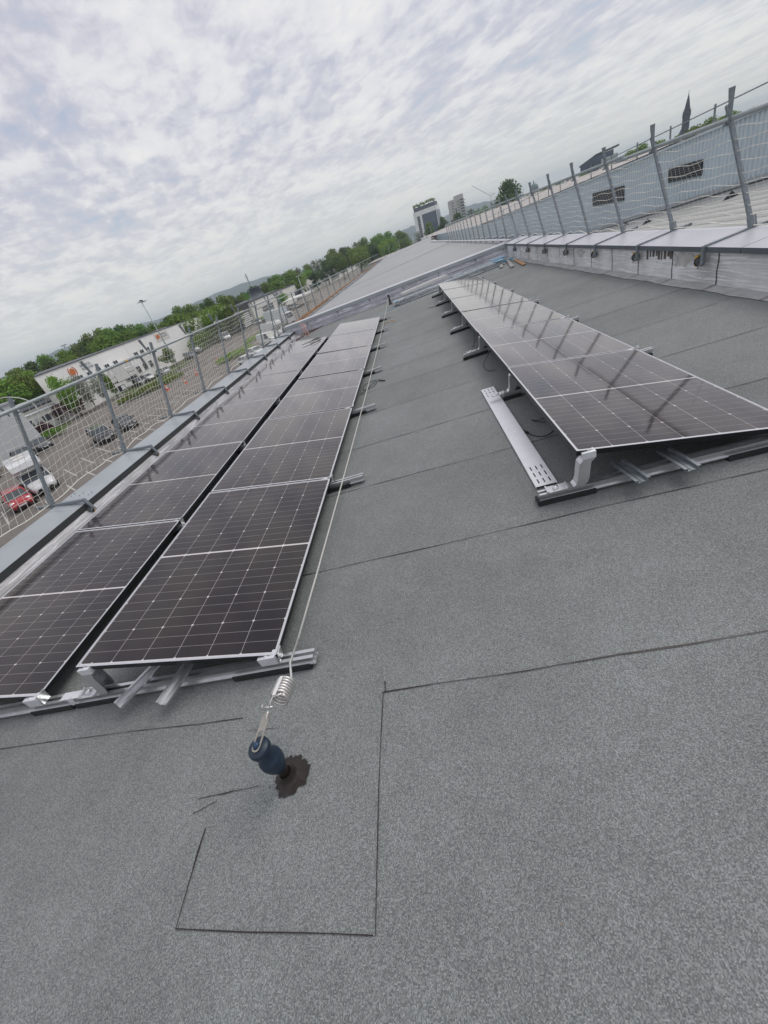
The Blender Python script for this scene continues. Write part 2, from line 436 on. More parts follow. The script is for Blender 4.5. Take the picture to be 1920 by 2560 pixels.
def text_mesh(txt, size, ext, name, mat, parent, m):
    cu = bpy.data.curves.new(name, 'FONT'); cu.body = txt; cu.size = size; cu.extrude = ext; cu.resolution_u = 2
    cu.align_x = 'CENTER'; cu.align_y = 'CENTER'
    tmp = bpy.data.objects.new(name + '_curve', cu); COL.objects.link(tmp)
    dg = bpy.context.evaluated_depsgraph_get()
    me = bpy.data.meshes.new_from_object(tmp.evaluated_get(dg)); me.materials.clear(); me.materials.append(MT[mat])
    bpy.data.objects.remove(tmp)
    o = bpy.data.objects.new(name, me); COL.objects.link(o); o.parent = parent; o.matrix_local = m
    return o
GZ = -7.0

# ================================================================== SETTING
g = MB(); g.quad((-3300, -900, GZ), (3300, -900, GZ), (3300, 3600, GZ), (-3300, 3600, GZ))
tag(g.build('ground', 'outland'), kind='structure')
g = MB(); g.quad((-200, -60, GZ + .02), (-7, -60, GZ + .02), (-7, 330, GZ + .02), (-200, 330, GZ + .02))
tag(g.build('car_park', 'asphalt'), kind='structure')

def hill(name, az0, az1, d, els, thick=330):
    m = MB(); n = 60; k = len(els) - 1; vs = []
    for i in range(n + 1):
        t = i / n; az = az0 + (az1 - az0) * t; q = t * k; j = min(int(q), k - 1); e = els[j] + (els[j + 1] - els[j]) * (q - j)
        h = CAM.z + d * math.tan(R(e)) + 2 * math.sin(i * 1.7)
        p0 = atten(az, d - thick, GZ - 1); p1 = atten(az, d, h); p2 = atten(az, d + thick, GZ - 1)
        pm = atten(az, d - thick * .5, GZ + (h - GZ) * (.55 + .08 * math.sin(i * .9)))
        vs += [p0, pm, p1, p2]
    fs = []
    for i in range(n):
        for j in range(3): fs.append((i * 4 + j, i * 4 + j + 1, (i + 1) * 4 + j + 1, (i + 1) * 4 + j))
    m.add(vs, fs, 0, True)
    tag(m.build(name, 'hill'), kind='structure')
hill('hills', -52, -2, 2550, [.1, .25, .4, .8, 1.05, 1.12, 1.08, .85, .7, .75, 1.15, 1.25, 1.3, 1.2, .9, .6, .4, .5, .4, .5])
hill('hills_far', -3, 14, 2700, [.3, .7, .9, 1.05, .9, .8, .85, 1.0, 1.05, .9, .7, .5, .3])

# ------------------------------------------------------------------ the roof one stands on
XL, XR, YN = -3.87, 4.35, -6.0
YE0, YE1 = 15.2, 14.58            # foot of the end upstand at the left and the right
def ye(x): return YE0 + (YE1 - YE0) * (x - XL) / (XR - XL)
hall = thing('flat_roofed_hall', 'flat-roofed hall with grey granule felt roof carrying the solar panels', 'building', RF)
m = MB(); m.prism([(XL - .3, YN), (XR + .35, YN), (XR + .35, ye(XR + .35) + .3), (XL - .3, ye(XL - .3) + .3)], -6.8, -.03, axis=2)
m.build('facade', 'grey_wall', hall)
m = MB()
nx, ny = 2, 2
m.quad((XL, YN, 0), (XR, YN, 0), (XR, ye(XR), 0), (XL, ye(XL), 0))
m.build('roof_membrane', 'membrane', hall)
# seams of the felt rolls: thin bitumen lines with slight wander
def seam(mb, x0, y0, x1, y1, w=.005, step=.12, z=.004, amp=.006):
    n = max(2, int(math.hypot(x1 - x0, y1 - y0) / step)); ph = random.random() * 9
    dx, dy = x1 - x0, y1 - y0; ln = math.hypot(dx, dy); nx_, ny_ = -dy / ln, dx / ln
    vs = []
    for i in range(n + 1):
        t = i / n; o = amp * (math.sin(t * ln * 3 + ph) + .5 * math.sin(t * ln * 9.1 + ph * 2)) * .6 + random.uniform(-.0014, .0014)
        ww = w * random.uniform(.35, 1.1) / 2
        x, y = x0 + dx * t, y0 + dy * t
        vs += [(x + nx_ * (o - ww), y + ny_ * (o - ww), z), (x + nx_ * (o + ww), y + ny_ * (o + ww), z)]
    mb.add(vs, [(2 * i, 2 * i + 1, 2 * i + 3, 2 * i + 2) for i in range(n)])
m = MB()
ys = [-.21, .70, 1.65, 2.52, 3.46, 4.36, 5.29, 6.22, 7.12, 8.14, 8.85, 9.85, 10.75, 11.7, 12.6, 13.5, 14.3]
for i, y in enumerate(ys):
    k = .012 * (y - 3) / 8
    if i == 0:
        seam(m, .54, y, XR - .15, y + .03, .007)
        seam(m, -1.9, -.205, -.17, -.235, .004)
    else:
        seam(m, XL + .05, y + random.uniform(-.02, .02), XR - .15, y + random.uniform(-.02, .02), .0055 + i * .0006)
seam(m, .54, -.21, .545, -.945, .004); seam(m, .54, -.16, .542, -.21, .007)
seam(m, .54, -.94, -.155, -.93, .006); seam(m, -.155, -.93, -.165, -.72, .004)
seam(m, -.165, -.78, -.17, -.66, .008); seam(m, -.26, -.555, .02, -.535, .0045, .04); seam(m, -.26, -.61, -.16, -.575, .003, .03)
seam(m, -.12, -.30, .05, -.31, .003); seam(m, -.10, 9.5, .35, 9.6, .012)
seam(m, -1.3, -1.15, 1.9, -1.15, .0)
m.build('membrane_seams', 'bitumen', hall)
# grit, leaf bits and chips lying on the felt
m = MB(); lr_ = random.Random(12)
for i in range(150):
    x, y = lr_.uniform(-1.2, 4.0), lr_.uniform(-1.1, 7) ; s = lr_.uniform(.0015, .005); a = lr_.uniform(0, 3.1)
    u, v = Vector((math.cos(a), math.sin(a), 0)) * s, Vector((-math.sin(a), math.cos(a), 0)) * s * lr_.uniform(.3, .9); p = Vector((x, y, .0055))
    m.add([p - u, p - v, p + u, p + v, p + Vector((0, 0, s * .7))], [(0, 1, 4), (1, 2, 4), (2, 3, 4), (3, 0, 4)], lr_.choice((0, 1, 1, 2, 2)))
for x, y, s in ():
    m.add([(x - s, y, .006), (x, y - .004, .006), (x + s, y + .006, .006), (x, y + .004, .008)], [(0, 1, 2, 3)], 0)
tag(m.build('roof_litter', ['wood', 'pale_felt', 'bitumen'], None, RF), 'tiny leaf bits and pale chips scattered over the grey felt', 'litter', kind='stuff')
# left parapet
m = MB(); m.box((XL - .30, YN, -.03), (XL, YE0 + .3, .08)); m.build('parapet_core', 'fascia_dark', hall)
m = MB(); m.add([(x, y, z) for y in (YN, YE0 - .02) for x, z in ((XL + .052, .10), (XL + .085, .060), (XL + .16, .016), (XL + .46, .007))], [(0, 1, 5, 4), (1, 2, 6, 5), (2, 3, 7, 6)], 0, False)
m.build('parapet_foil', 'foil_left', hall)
def coping_left(y0, y1):
    m = MB()
    m.prism([(-3.80, .165), (-4.22, .250), (-4.25, .247), (-4.25, .05), (-4.235, .05), (-4.235, .235), (-3.815, .152), (-3.815, .155)], y0, y1, 1, 0)
    m.prism([(-3.797, .166), (-3.797, .090), (-3.812, .090), (-3.812, .158)], y0, y1, 1, 1)
    return m
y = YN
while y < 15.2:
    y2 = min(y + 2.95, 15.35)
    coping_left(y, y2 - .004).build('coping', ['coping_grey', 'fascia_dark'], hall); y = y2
m = MB()
for yj in (3.25, 9.15):
    for i in range(3):
        for s in (-.035, .035):
            x = -3.90 - i * .13; m = MB(); m.lathe([(0, .006), (.008, .004), (.009, 0)], 8, 0, T(x, yj + s, .172 + (-3.80 - x) * .202 + .004)); m.build('rivet', 'dark_panel', hall)
# right parapet
m = MB(); m.box((XR + .01, YN, -.03), (XR + .38, YE1 + .1, .36)); m.build('parapet_core', 'fascia_grey', hall)
m = MB()
m.box((XR - .004, YN, .0), (XR + .008, YE1, .36)); m.build('upstand_foil', 'foil_side', hall)
m = MB(); y = -2.1
while y < 14.6:
    if y > -1: seam(m, 0, 0, .34, 0, .012, .05, 0, .004)
    y += .88
jm = MB(); y = 4.06 - .88 * 6
while y < 14.5:
    vs = []; jm = MB()
    for i in range(8):
        z = .008 + .335 * i / 7; dy = .006 * math.sin(i * 1.3 + y); w = .007
        vs += [(XR - .009, y + dy - w, z), (XR - .009, y + dy + w, z)]
    jm.add(vs, [(2 * i, 2 * i + 1, 2 * i + 3, 2 * i + 2) for i in range(7)])
    vs = []
    for i in range(5):
        x = XR - .012 - .165 * i / 4; dy = -.035 * i / 4 + .004 * math.sin(i * 2)
        vs += [(x, y + dy - .006, .0165), (x, y + dy + .006, .0165)]
    jm.add(vs, [(2 * i, 2 * i + 1, 2 * i + 3, 2 * i + 2) for i in range(4)])
    jm.build('upstand_joint', 'bitumen', hall); y += .88
m = MB(); vs = []; n = 220
for i in range(n + 1):
    yy = YN + (YE1 - YN) * i / n
    vs += [(XR - .158 + random.uniform(-.010, .010) + .012 * math.sin(yy * 5), yy, .006), (XR - .006, yy, .012)]
m.add(vs, [(2 * i, 2 * i + 1, 2 * i + 3, 2 * i + 2) for i in range(n)])
m.build('upstand_foot', 'pale_felt', hall)
m = MB(); vs = []
for (cy, w0) in ((4.75, .30), (8.1, .22)):
    base = len(vs)
    rr = [(cy + w0 * (.55 + .5 * random.random() + .2 * math.sin(3 * a)) * math.cos(a), .24 + .085 * (.55 + .6 * random.random()) * math.sin(a)) for a in [2 * math.pi * i / 34 for i in range(34)]]
    m = MB(); m.add([(XR - .008, a, b) for a, b in rr], [tuple(range(34))]); m.build('bare_patch', 'cardboard_grey', hall, fix=False)

for i in range(9):
    m = MB(); yy = 4.95 + i * .075 + random.uniform(-.02, .02); m.box((XR - .012, yy, .28 - random.random() * .06), (XR - .009, yy + random.uniform(.02, .05), .342)); m.build('stain_streak', 'stain', hall)
def coping_right(y0, y1):
    m = MB()
    m.prism([(4.300, .400), (4.790, .432), (4.815, .430), (4.815, .2), (4.80, .2), (4.80, .42), (4.30, .385)], y0, y1, 1, 0)
    m.prism([(4.297, .401), (4.297, .348), (4.312, .343), (4.330, .343), (4.312, .352), (4.312, .39)], y0, y1, 1, 1)
    return m
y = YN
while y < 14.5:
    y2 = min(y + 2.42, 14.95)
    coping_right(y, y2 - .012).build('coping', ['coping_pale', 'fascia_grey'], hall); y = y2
# end upstand
def along(mb, prof, mi=0, x0=XL - .3, x1=XR + .05):
    """prof = (offset from the foot line, z) swept along the skewed end wall"""
    k = len(prof); vs = []
    for x in (x0, x1):
        for o, z in prof: vs.append((x, ye(x) + o, z))
    mb.add(vs, [tuple(range(k)), tuple(range(2 * k - 1, k - 1, -1))] + [(i, i + k, (i + 1) % k + k, (i + 1) % k) for i in range(k)], mi)
m = MB(); along(m, [(0, 0), (.02, .16), (.06, .165), (.07, .30), (.5, .30), (.5, -.03)]); m.build('end_upstand', 'foil_end', hall)
m = MB(); along(m, [(-.012, .158), (-.012, .178), (.062, .186), (.062, .166)]); m.build('end_ledge', 'coping_pale', hall)
m = MB(); along(m, [(.035, .405), (.40, .425), (.42, .42), (.42, .1), (.41, .1), (.41, .41), (.035, .39)], 0)
along(m, [(.033, .405), (.033, .30), (.045, .30), (.045, .395)], 1)
m.build('end_coping', ['coping_pale', 'coping_grey'], hall)
m = MB()
for x in (-3.2, -1.9, -.6, .7, 2.0, 3.3):
    m = MB(); m.box((x, ye(x) + .030, .03), (x + .012, ye(x) + .068, .295)); m.build('end_joint', 'dark_panel', hall)
# corner litter: rusty gravel patch in the far left corner
m = MB()
for i in range(420):
    a = random.random(); b = random.random()
    x = XL + .12 + 1.15 * a; yy = ye(x) - .08 - (1 - a) * 2.6 * b
    s = random.uniform(.012, .035); m.box((x, yy, .0), (x + s, yy + s * 1.4, s * .5), random.choice((0, 0, 1)))
tag(m.build('corner_debris', ['rust', 'bitumen'], None, RF), 'rusty brown debris swept into the far left roof corner', 'debris', kind='stuff')

# ------------------------------------------------------------------ solar panels
PW, PL, TILT, GAP = 1.134, 1.762, .17, .022
def make_panel():
    root = thing('solar_panel', 'x', 'solar panel', Matrix.Identity(4))
    m = MB(); th = .032; b = .011
    def side(x0, y0, x1, y1):
        m.box((x0, y0, -th), (x1, y1, -.0015), 0); m.box((x0, y0, -.0015), (x1, y1, 0), 1)
    side(-PW, 0, 0, b); side(-PW, PL - b, 0, PL); side(-PW, b, -PW + b, PL - b); side(-b, b, 0, PL - b)
    m.box((-PW + b, .0, -th), (-b, .03, -th + .002), 0)
    m.build('frame', ['frame_black', 'frame_rim_skylit'], root)
    m = MB(); m.box((-PW + b, b, -.008), (-b, PL - b, -.0022)); m.build('cell_glass', 'cells', root)
    m = MB(); m.box((-PW * .5 - .05, PL * .5 - .02, -.022), (-PW * .5 + .05, PL * .5 + .02, -.009)); m.build('junction_box', 'black_plastic', root)
    return root
ORD = ['nearest', 'second', 'third', 'fourth', 'fifth', 'farthest']
rows = {'left': (-1.5855, .0085, .130), 'middle': (0., 0., .120), 'right': (2.8643, .8674, .104)}
proto = make_panel(); first = True; jit = random.Random(5)
desc = {'left': 'beside the grey left parapet', 'middle': 'along the steel lifeline cable', 'right': 'on the right-hand rack'}
for rn, (x0, y0, z0) in rows.items():
    for k in range(6):
        yy = y0 + k * (PL + GAP)
        mt = RF @ T(x0 + jit.uniform(-.003, .003), yy, z0) @ Matrix.Rotation(TILT + jit.uniform(-.004, .004), 4, 'Y') @ Matrix.Rotation(jit.uniform(-.0035, .0035), 4, 'X')
        lab = '%s black-framed solar panel in the %s row, %s' % (ORD[k] if k in (0, 5) else ORD[k] + ' nearest', rn, desc[rn])
        if first: proto.matrix_world = mt; proto['label'] = lab; proto['group'] = 'solar panels in the left row'; first = False
        else: copy_tree(proto, lab, mt, 'solar panels in the %s row' % rn)

# ------------------------------------------------------------------ mounting rails
def rail_profile(m, x0, x1, z0=.022, mi=0):
    poly = [(-.032, 0), (.032, 0), (.032, .004), (.020, .006), (.020, .044), (.026, .044), (.026, .048), (.010, .048), (.010, .044), (.014, .044), (.014, .014), (-.014, .014), (-.014, .044), (-.010, .044), (-.010, .048), (-.026, .048), (-.026, .044), (-.020, .044), (-.020, .006), (-.032, .004)]
    # split in convex strips so that the faces stay clean
    for a, b, c, d in ((-.032, .032, 0, .006), (-.021, -.013, .006, .044), (.013, .021, .006, .044), (-.027, -.009, .044, .048), (.009, .027, .044, .048), (-.013, .013, .006, .014)):
        m.box((x0, a, z0 + c), (x1, b, z0 + d), mi)
def bracket(m, x, zt):
    """high end bracket: foot plate with bolt on the rail, curved leg up to the panel edge; x = leg, zt = panel underside"""
    m.box((x - .185, -.034, .071), (x - .06, .034, .078)); m.box((x - .185, -.034, .078), (x - .175, .034, .086)); m.box((x - .07, -.034, .078), (x - .06, .034, .086))
    m.lathe([(0, .016), (.016, .014), (.018, 0)], 10, 0, T(x - .13, 0, .078))
    prof = [(-.062, .074), (-.035, .074), (-.018, .088), (-.008, .12), (-.002, .17), (.006, .22), (.022, zt - .01), (.030, zt)]
    for (a, b), (c, d) in zip(prof, prof[1:]):
        for w0 in (-.033, .029):
            m.add([(x + a, w0, b), (x + a + .062, w0, b), (x + c + .062, w0, d), (x + c, w0, d), (x + a, w0 + .004, b), (x + a + .062, w0 + .004, b), (x + c + .062, w0 + .004, d), (x + c, w0 + .004, d)],
                  [(0, 1, 2, 3), (7, 6, 5, 4), (0, 4, 5, 1), (1, 5, 6, 2), (2, 6, 7, 3), (3, 7, 4, 0)])
        m.add([(x + a, -.033, b), (x + a, .033, b), (x + c, .033, d), (x + c, -.033, d)], [(0, 1, 2, 3)], 0, True)
def make_rail(x0, x1, pads, legs, lows, label, group, yy, endclamp):
    root = thing('mounting_rail', label, 'mounting rail', RF @ T(0, yy, 0), group)
    m = MB(); rail_profile(m, x0, x1); m.build('rail', 'alu', root)
    for a, b in pads:
        m = MB(); m.box((a, -.043, .0), (b, .043, .0225)); m.box((a, -.043, .0225), (b, -.034, .036)); m.build('rubber_pad', 'rubber', root)
    if endclamp > 0:
        for a, b in (((-2.70, -1.60), (-1.11, -.02)) if x0 < 0 else ((1.76, 2.85),)):
            m = MB(); m.box((a, -.03, .0715), (b, .03, .0745)); m.build('gap_dark_strip', 'rubber', root)  # black strip added over the rail to darken the gaps between panels
    for x, z in legs:
        m = MB(); bracket(m, x, z); m.build('high_bracket', 'alu', root)
        m = MB(); s = -.020 if endclamp < 0 else .0
        m.box((x + .022, -.032 if endclamp < 0 else -.009, z - .002), (x + .095, .012 if endclamp <= 0 else .009, z + (.038 if endclamp < 0 else .036)))
        m.lathe([(0, .005), (.007, .004), (.008, 0)], 8, 0, T(x + .058, -.015 if endclamp < 0 else 0, z + .036))
        m.build('panel_clamp', 'alu_light' if endclamp < 0 else 'black_plastic', root)
    for x, z in lows:
        m = MB(); m.box((x - .095, -.030, .070), (x + .002, .020, z + (.003 if endclamp < 0 else -.034)))
        if endclamp < 0: m.lathe([(0, .005), (.008, .004), (.009, 0)], 8, 0, T(x - .05, -.015, z + .003))
        else: m.box((x - .09, -.009, z - .02), (x - .02, .009, z + .009))
        m.build('panel_clamp', 'alu_light', root)
        m = MB(); m.bar((x + .010, 0, .072), (x + .030, 0, z + .020), .005, .05, 0, (0, 1, 0)); m.build('stop_fin', 'alu', root)
    return root
for k in range(7):
    yy = .012 if k == 0 else (PL + GAP) * k - GAP / 2
    if k == 6: yy = (PL + GAP) * 6 - GAP - .012
    e = -1 if k == 0 else 1
    make_rail(-2.95, .18 if k == 0 else .285, [(-2.9, -2.4), (-1.72, -1.40), (-1.375, -1.02), (-.30, .15)], [(-1.13, .262), (-2.70, .272)], [(-.01, .120), (-1.595, .130)],
              '%s cross rail under the left and middle panel rows' % (('nearest', 'second nearest', 'third nearest', 'fourth nearest', 'fifth nearest', 'sixth nearest', 'farthest')[k] + ' aluminium'), 'rails under the left and middle rows', yy, e)
for k in range(7):
    yy = .8674 + (.010 if k == 0 else (PL + GAP) * k - GAP / 2)
    if k == 6: yy = .8674 + (PL + GAP) * 6 - GAP - .012
    make_rail(1.515 if k != 1 else 1.665, 3.0, [(1.50 if k != 1 else 1.665, 1.83), (2.52, 2.985)], [(1.745, .245)], [(2.855, .104)],
              '%s cross rail under the right panel row' % (('nearest', 'second nearest', 'third nearest', 'fourth nearest', 'fifth nearest', 'sixth nearest', 'farthest')[k] + ' aluminium'), 'rails under the right row', yy, -1 if k == 0 else 1)

def short_rail(x, y, ang, label, ln=.36, z=.072, wood=False):
    root = thing('short_rail', label, 'metal profile', RF @ T(x, y, z) @ RZ(R(ang)), 'short loose profiles on the front rails')
    m = MB()
    for a, b, c, d in ((-.026, .026, 0, .003), (-.029, -.024, .0, .018), (.024, .029, .0, .018), (-.042, -.024, .018, .021), (.024, .042, .018, .021), (-.006, .006, .003, .006)):
        m.box((-ln / 2, a, c), (ln / 2, b, d), 0)
    m.build('channel', 'galv' if not wood else 'alu', root)
short_rail(-.865, .035, 62, 'short pale channel crossing the near rail next to the bracket, left row side', .34, .072, True)
short_rail(-.60, .02, 77, 'short pale channel crossing the near rail of the middle row, farther from its bracket', .34, .072, True)
short_rail(2.02, .86, 98, 'short dull steel channel on the near right-hand rail, closer to its bracket', .24)
short_rail(2.27, .86, 96, 'short dull steel channel on the near right-hand rail, farther from its bracket', .24)
# bundle of screws and a splice on the near rail
root = thing('rail_splice', 'bright splice plate with wire curls on the near rail between the rows', 'bracket', RF @ T(-1.36, .012, .073))
m = MB(); m.box((-.10, -.024, 0), (.16, .024, .005)); m.box((-.03, -.036, -.02), (.0, -.026, .02)); m.build('splice_plate', 'alu_light', root)
m = MB()
for i in range(4):
    pts = [(-.05 + i * .045 + .018 * math.cos(a), .035 + .005 * math.sin(2 * a), .015 + .016 * math.sin(a)) for a in [j * .6 for j in range(10)]]
    m.tube(pts, .0015, 5)
m.build('wire_curls', 'steel_bright', root)

# perforated tray cover
root = thing('tray_cover', 'long perforated galvanised cover strip lying beside the right panel row', 'tray cover', RF @ T(1.59, 2.03, .0) @ RZ(R(.6)))
m = MB(); w, ln = .064, 1.01
slots = []
for sy in (-1, 1):
    for i in range(3):
        for j in (-1, 0, 1): slots.append((j * .036, sy * (ln - .06 - i * .085)))
xs = sorted(set([-w, w] + [s[0] + d for s in slots for d in (-.004, .004)])); yss = sorted(set([-ln, ln] + [s[1] + d for s in slots for d in (-.026, .026)]))
vid = {}
for a in xs:
    for b in yss: vid[(a, b)] = len(m.v); m.v.append((a, b, .018))
for a0, a1 in zip(xs, xs[1:]):
    for b0, b1 in zip(yss, yss[1:]):
        c = ((a0 + a1) / 2, (b0 + b1) / 2)
        if any(abs(c[0] - s[0]) < .004 and abs(c[1] - s[1]) < .026 for s in slots): continue
        m.f.append([vid[(a0, b0)], vid[(a1, b0)], vid[(a1, b1)], vid[(a0, b1)]]); m.m.append(0); m.s.append(False)
m.box((-w - .003, -ln, .004), (-w, ln, .018)); m.box((w, -ln, .004), (w + .003, ln, .018))
m.build('cover', 'alu_light', root)

# ------------------------------------------------------------------ lifeline
root = thing('lifeline_anchor', 'dark blue capped anchor post with tarred foot at the near end of the lifeline', 'anchor post', RF @ T(.155, -.510, 0) @ Matrix.Diagonal((.9, .9, .9, 1)))
lean = Matrix.Rotation(R(3), 4, 'X')
m = MB(); m.lathe([(.022, -.01), (.024, .10), (.030, .115)], 20); m.lathe([(.06, .001), (.045, .010), (.032, .03), (.027, .055)], 20); m.build('post', 'bitumen', root)
m = MB(); m.lathe([(.030, .105), (.036, .118), (.047, .150), (.0505, .172), (.050, .196), (.046, .206), (.040, .214), (.038, .250), (.0385, .256), (.044, .264), (.046, .275), (.045, .288), (.041, .294), (0, .296)], 32)
m.build('cap', 'blue_cap', root)
m = MB(); m.lathe([(.009, .294), (.0145, .296), (.0145, .310), (.009, .318), (0, .320)], 16); m.build('cap_bolt', 'blue_bright', root)
m = MB(); rr = []
for i in range(46):
    a = 2 * math.pi * i / 46; rad = .086 + .007 * math.sin(a * 3 + 1) + random.uniform(-.012, .014)
    rr.append((.012 + rad * math.cos(a) * .92, .004 + rad * math.sin(a) * .92, .0055))
mid_ = [(.012 + (x - .012) * .62, .004 + (y - .004) * .62, .0085 + random.uniform(-.0015, .0025)) for x, y, z in rr]; in_ = [(.008 + (x - .012) * .30, .002 + (y - .004) * .30, .013 + random.uniform(-.002, .003)) for x, y, z in rr]
m.add(rr + mid_ + in_ + [(.005, 0, .02)], [(i, (i + 1) % 46, (i + 1) % 46 + 46, i + 46) for i in range(46)] + [(i + 46, (i + 1) % 46 + 46, (i + 1) % 46 + 92, i + 92) for i in range(46)] + [(i + 92, (i + 1) % 46 + 92, 138) for i in range(46)], 0, True)
for _ in range(7):
    a = random.uniform(0, 6.28); d = random.uniform(.10, .115); s = random.uniform(.002, .006); x, y = .018 + d * math.cos(a), -.012 + d * math.sin(a)
    m.add([(x - s, y, .0045), (x, y - s * .7, .0045), (x + s, y, .0045), (x, y + s * .6, .0045)], [(0, 1, 2, 3)])
m.build('sealant_collar', 'bitumen', root, fix=False)
# strap plate from the bolt towards the cable
m = MB(); W2, LN = .0185, .118; th = .0035
d = Vector((.10, 1, .10)).normalized()
ang = math.atan2(d.y, d.x)
PM = T(0, -.006, .302) @ RZ(ang) @ Matrix.Rotation(-R(4), 4, 'Y')
def ringpoly(cx0, cx1, r, n=12):
    p = []
    for i in range(n + 1): a = math.pi / 2 + math.pi * i / n; p.append((cx0 + r * math.cos(a), r * math.sin(a)))
    for i in range(n + 1): a = -math.pi / 2 + math.pi * i / n; p.append((cx1 + r * math.cos(a), r * math.sin(a)))
    return p
outer = ringpoly(0, LN, W2); inner = ringpoly(0, .050, W2 * .62)
k = len(outer); vs = [(a, b, 0) for a, b in outer] + [(a, b, 0) for a, b in inner] + [(a, b, th) for a, b in outer] + [(a, b, th) for a, b in inner]
fs = []
for i in range(k):
    j = (i + 1) % k
    fs += [(i, j, k + j, k + i), (2 * k + i, 3 * k + i, 3 * k + j, 2 * k + j), (i, 2 * k + i, 2 * k + j, j), (k + i, k + j, 3 * k + j, 3 * k + i)]
m.add([PM @ Vector(v) for v in vs], fs)
m.build('strap_plate', 'steel_bright', root)
strap_end = T(.155, -.510, 0) @ Matrix.Diagonal((.9, .9, .9, 1)) @ PM @ Vector((LN, 0, .002))

cab = thing('lifeline_cable', 'steel lifeline cable with shock spring running beside the middle panel row', 'cable', RF)
se = strap_end
# bow shackle
m = MB(); m.tube([se + Vector((.012 * math.cos(a) * .9, .012 + .024 * math.sin(a) , .010 * math.sin(a * .5) + .012 * math.cos(a))) for a in [R(-200 + i * 26) for i in range(9)]], .0042, 8)
m.tube([se + Vector((-.018, .034, .006)), se + Vector((.020, .036, .0))], .005, 8)
m.tube([se + Vector((-.018, .034, .012 )) + Vector((0, .008 * math.cos(a), .008 * math.sin(a))) for a in [i * .9 for i in range(7)]], .0025, 6)
m.build('shackle', 'coil_steel', cab)
# spring: six turns, its axis roughly along the cable
c0 = se + Vector((.030, .070, -.010)); ax = Vector((.03, 1, -.22)).normalized(); u = ax.orthogonal().normalized(); w_ = ax.cross(u)
turns, rad, pit = 6.3, .036, .0132
pts = []
for i in range(int(turns * 18) + 1):
    a = 2 * math.pi * i / 18; pts.append(c0 + ax * (pit * i / 18) + (u * math.cos(a) + w_ * math.sin(a)) * rad)
m = MB(); m.tube(pts, .0057, 8)
m.tube([se + Vector((.006, .036, .004)), se + Vector((.012, .052, .014)), se + Vector((.022, .066, .022)), pts[0] + Vector((0, -.003, .004)), pts[0]], .0048, 8)
end = pts[-1]
t0 = Vector((.155, -.13, .205)); t1 = Vector((.150, .02, .185))
m.tube([end, end + Vector((-.012, .03, .012)), t0, t1], .0055, 8)
m.build('shock_spring', 'coil_steel', cab)
m = MB(); m.bar(c0 + Vector((0, -.006, rad + .006)), c0 + ax * .085 + Vector((0, 0, rad + .009)), .014, .003); m.build('tag_strip', 'tag_paper', cab)
pts = [t1.lerp(Vector((.180, 13.75, .235)), (i / 30)) + Vector((0, 0, -.085 * math.sin(math.pi * i / 30) ** .8)) for i in range(31)]
m = MB(); m.tube(pts, .0052, 8); m.build('wire_rope', 'rope', cab)
root = thing('lifeline_anchor', 'small black anchor post at the far end of the lifeline', 'anchor post', RF @ T(.19, 13.75, 0))
m = MB(); m.lathe([(.075, 0), (.060, .03), (.036, .06), (.030, .22), (.036, .23), (.036, .30), (.02, .31), (0, .31)], 16); m.build('post', 'black_plastic', root)
m = MB(); m.bar((0, -.06, .25), (0, .02, .25), .03, .006); m.build('eye_plate', 'steel_bright', root)

# ------------------------------------------------------------------ cables lying about
def cable(name, label, pts, r=.0035, mat='cable_black', conn=None, cm='black_plastic'):
    root = thing(name, label, 'cable', RF)
    # smooth
    P = [Vector(p) for p in pts]; out = []
    for i in range(len(P) - 1):
        p0, p1, p2, p3 = P[max(i - 1, 0)], P[i], P[i + 1], P[min(i + 2, len(P) - 1)]
        for k in range(6):
            t = k / 6; out.append(.5 * ((2 * p1) + (-p0 + p2) * t + (2 * p0 - 5 * p1 + 4 * p2 - p3) * t * t + (-p0 + 3 * p1 - 3 * p2 + p3) * t ** 3))
    out.append(P[-1])
    m = MB(); m.tube(out, r, 6, 0); m.build('lead', mat, root)
    if conn:
        m = MB(); a, b = Vector(conn[0]), Vector(conn[1]); m.tube([a, a.lerp(b, .4), b], .009, 8); m.build('plug', cm, root)
cable('power_lead', 'black lead looped on the felt beside the middle row with plug end', [(-.02, 4.48, .02), (.02, 4.40, .01), (.10, 4.60, .01), (.19, 4.83, .012), (.12, 4.86, .012), (.01, 4.78, .01), (.02, 4.55, .01), (.10, 4.52, .01), (.19, 4.62, .01), (.22, 4.78, .015), (.20, 4.86, .02)], .0042, 'cable_black', ((.24, 4.80, .014), (.35, 4.66, .014)))
cable('power_lead', 'thin black lead with brown plug on the felt under the nearest right panel', [(1.86, 1.73, .008), (1.80, 1.68, .008), (1.74, 1.70, .008), (1.70, 1.76, .008), (1.685, 1.80, .008)], .0035, 'cable_black', ((1.685, 1.80, .01), (1.665, 1.87, .01)))
cable('power_lead', 'short black lead hooking out from under the nearest right panel', [(1.86, 1.96, .02), (1.80, 1.98, .008), (1.77, 2.02, .008), (1.79, 1.97, .008), (1.85, 1.90, .01)], .003)
cable('power_lead', 'black lead curling beneath the edge of the second right panel', [(1.79, 3.75, .20), (1.70, 3.8, .09), (1.67, 3.75, .03), (1.70, 3.6, .012), (1.78, 3.55, .02)], .0035)
cable('power_lead', 'black lead hanging in a loop under the third right panel', [(1.78, 4.55, .22), (1.70, 4.62, .12), (1.68, 4.75, .05), (1.72, 4.9, .03), (1.79, 5.1, .2)], .0035)
cable('power_lead', 'thin orange-tipped lead lying past the last middle-row panel', [(.12, 10.1, .01), (.22, 10.0, .01), (.33, 10.1, .01), (.40, 9.85, .01), (.42, 9.6, .01)], .006, 'orange_pad')
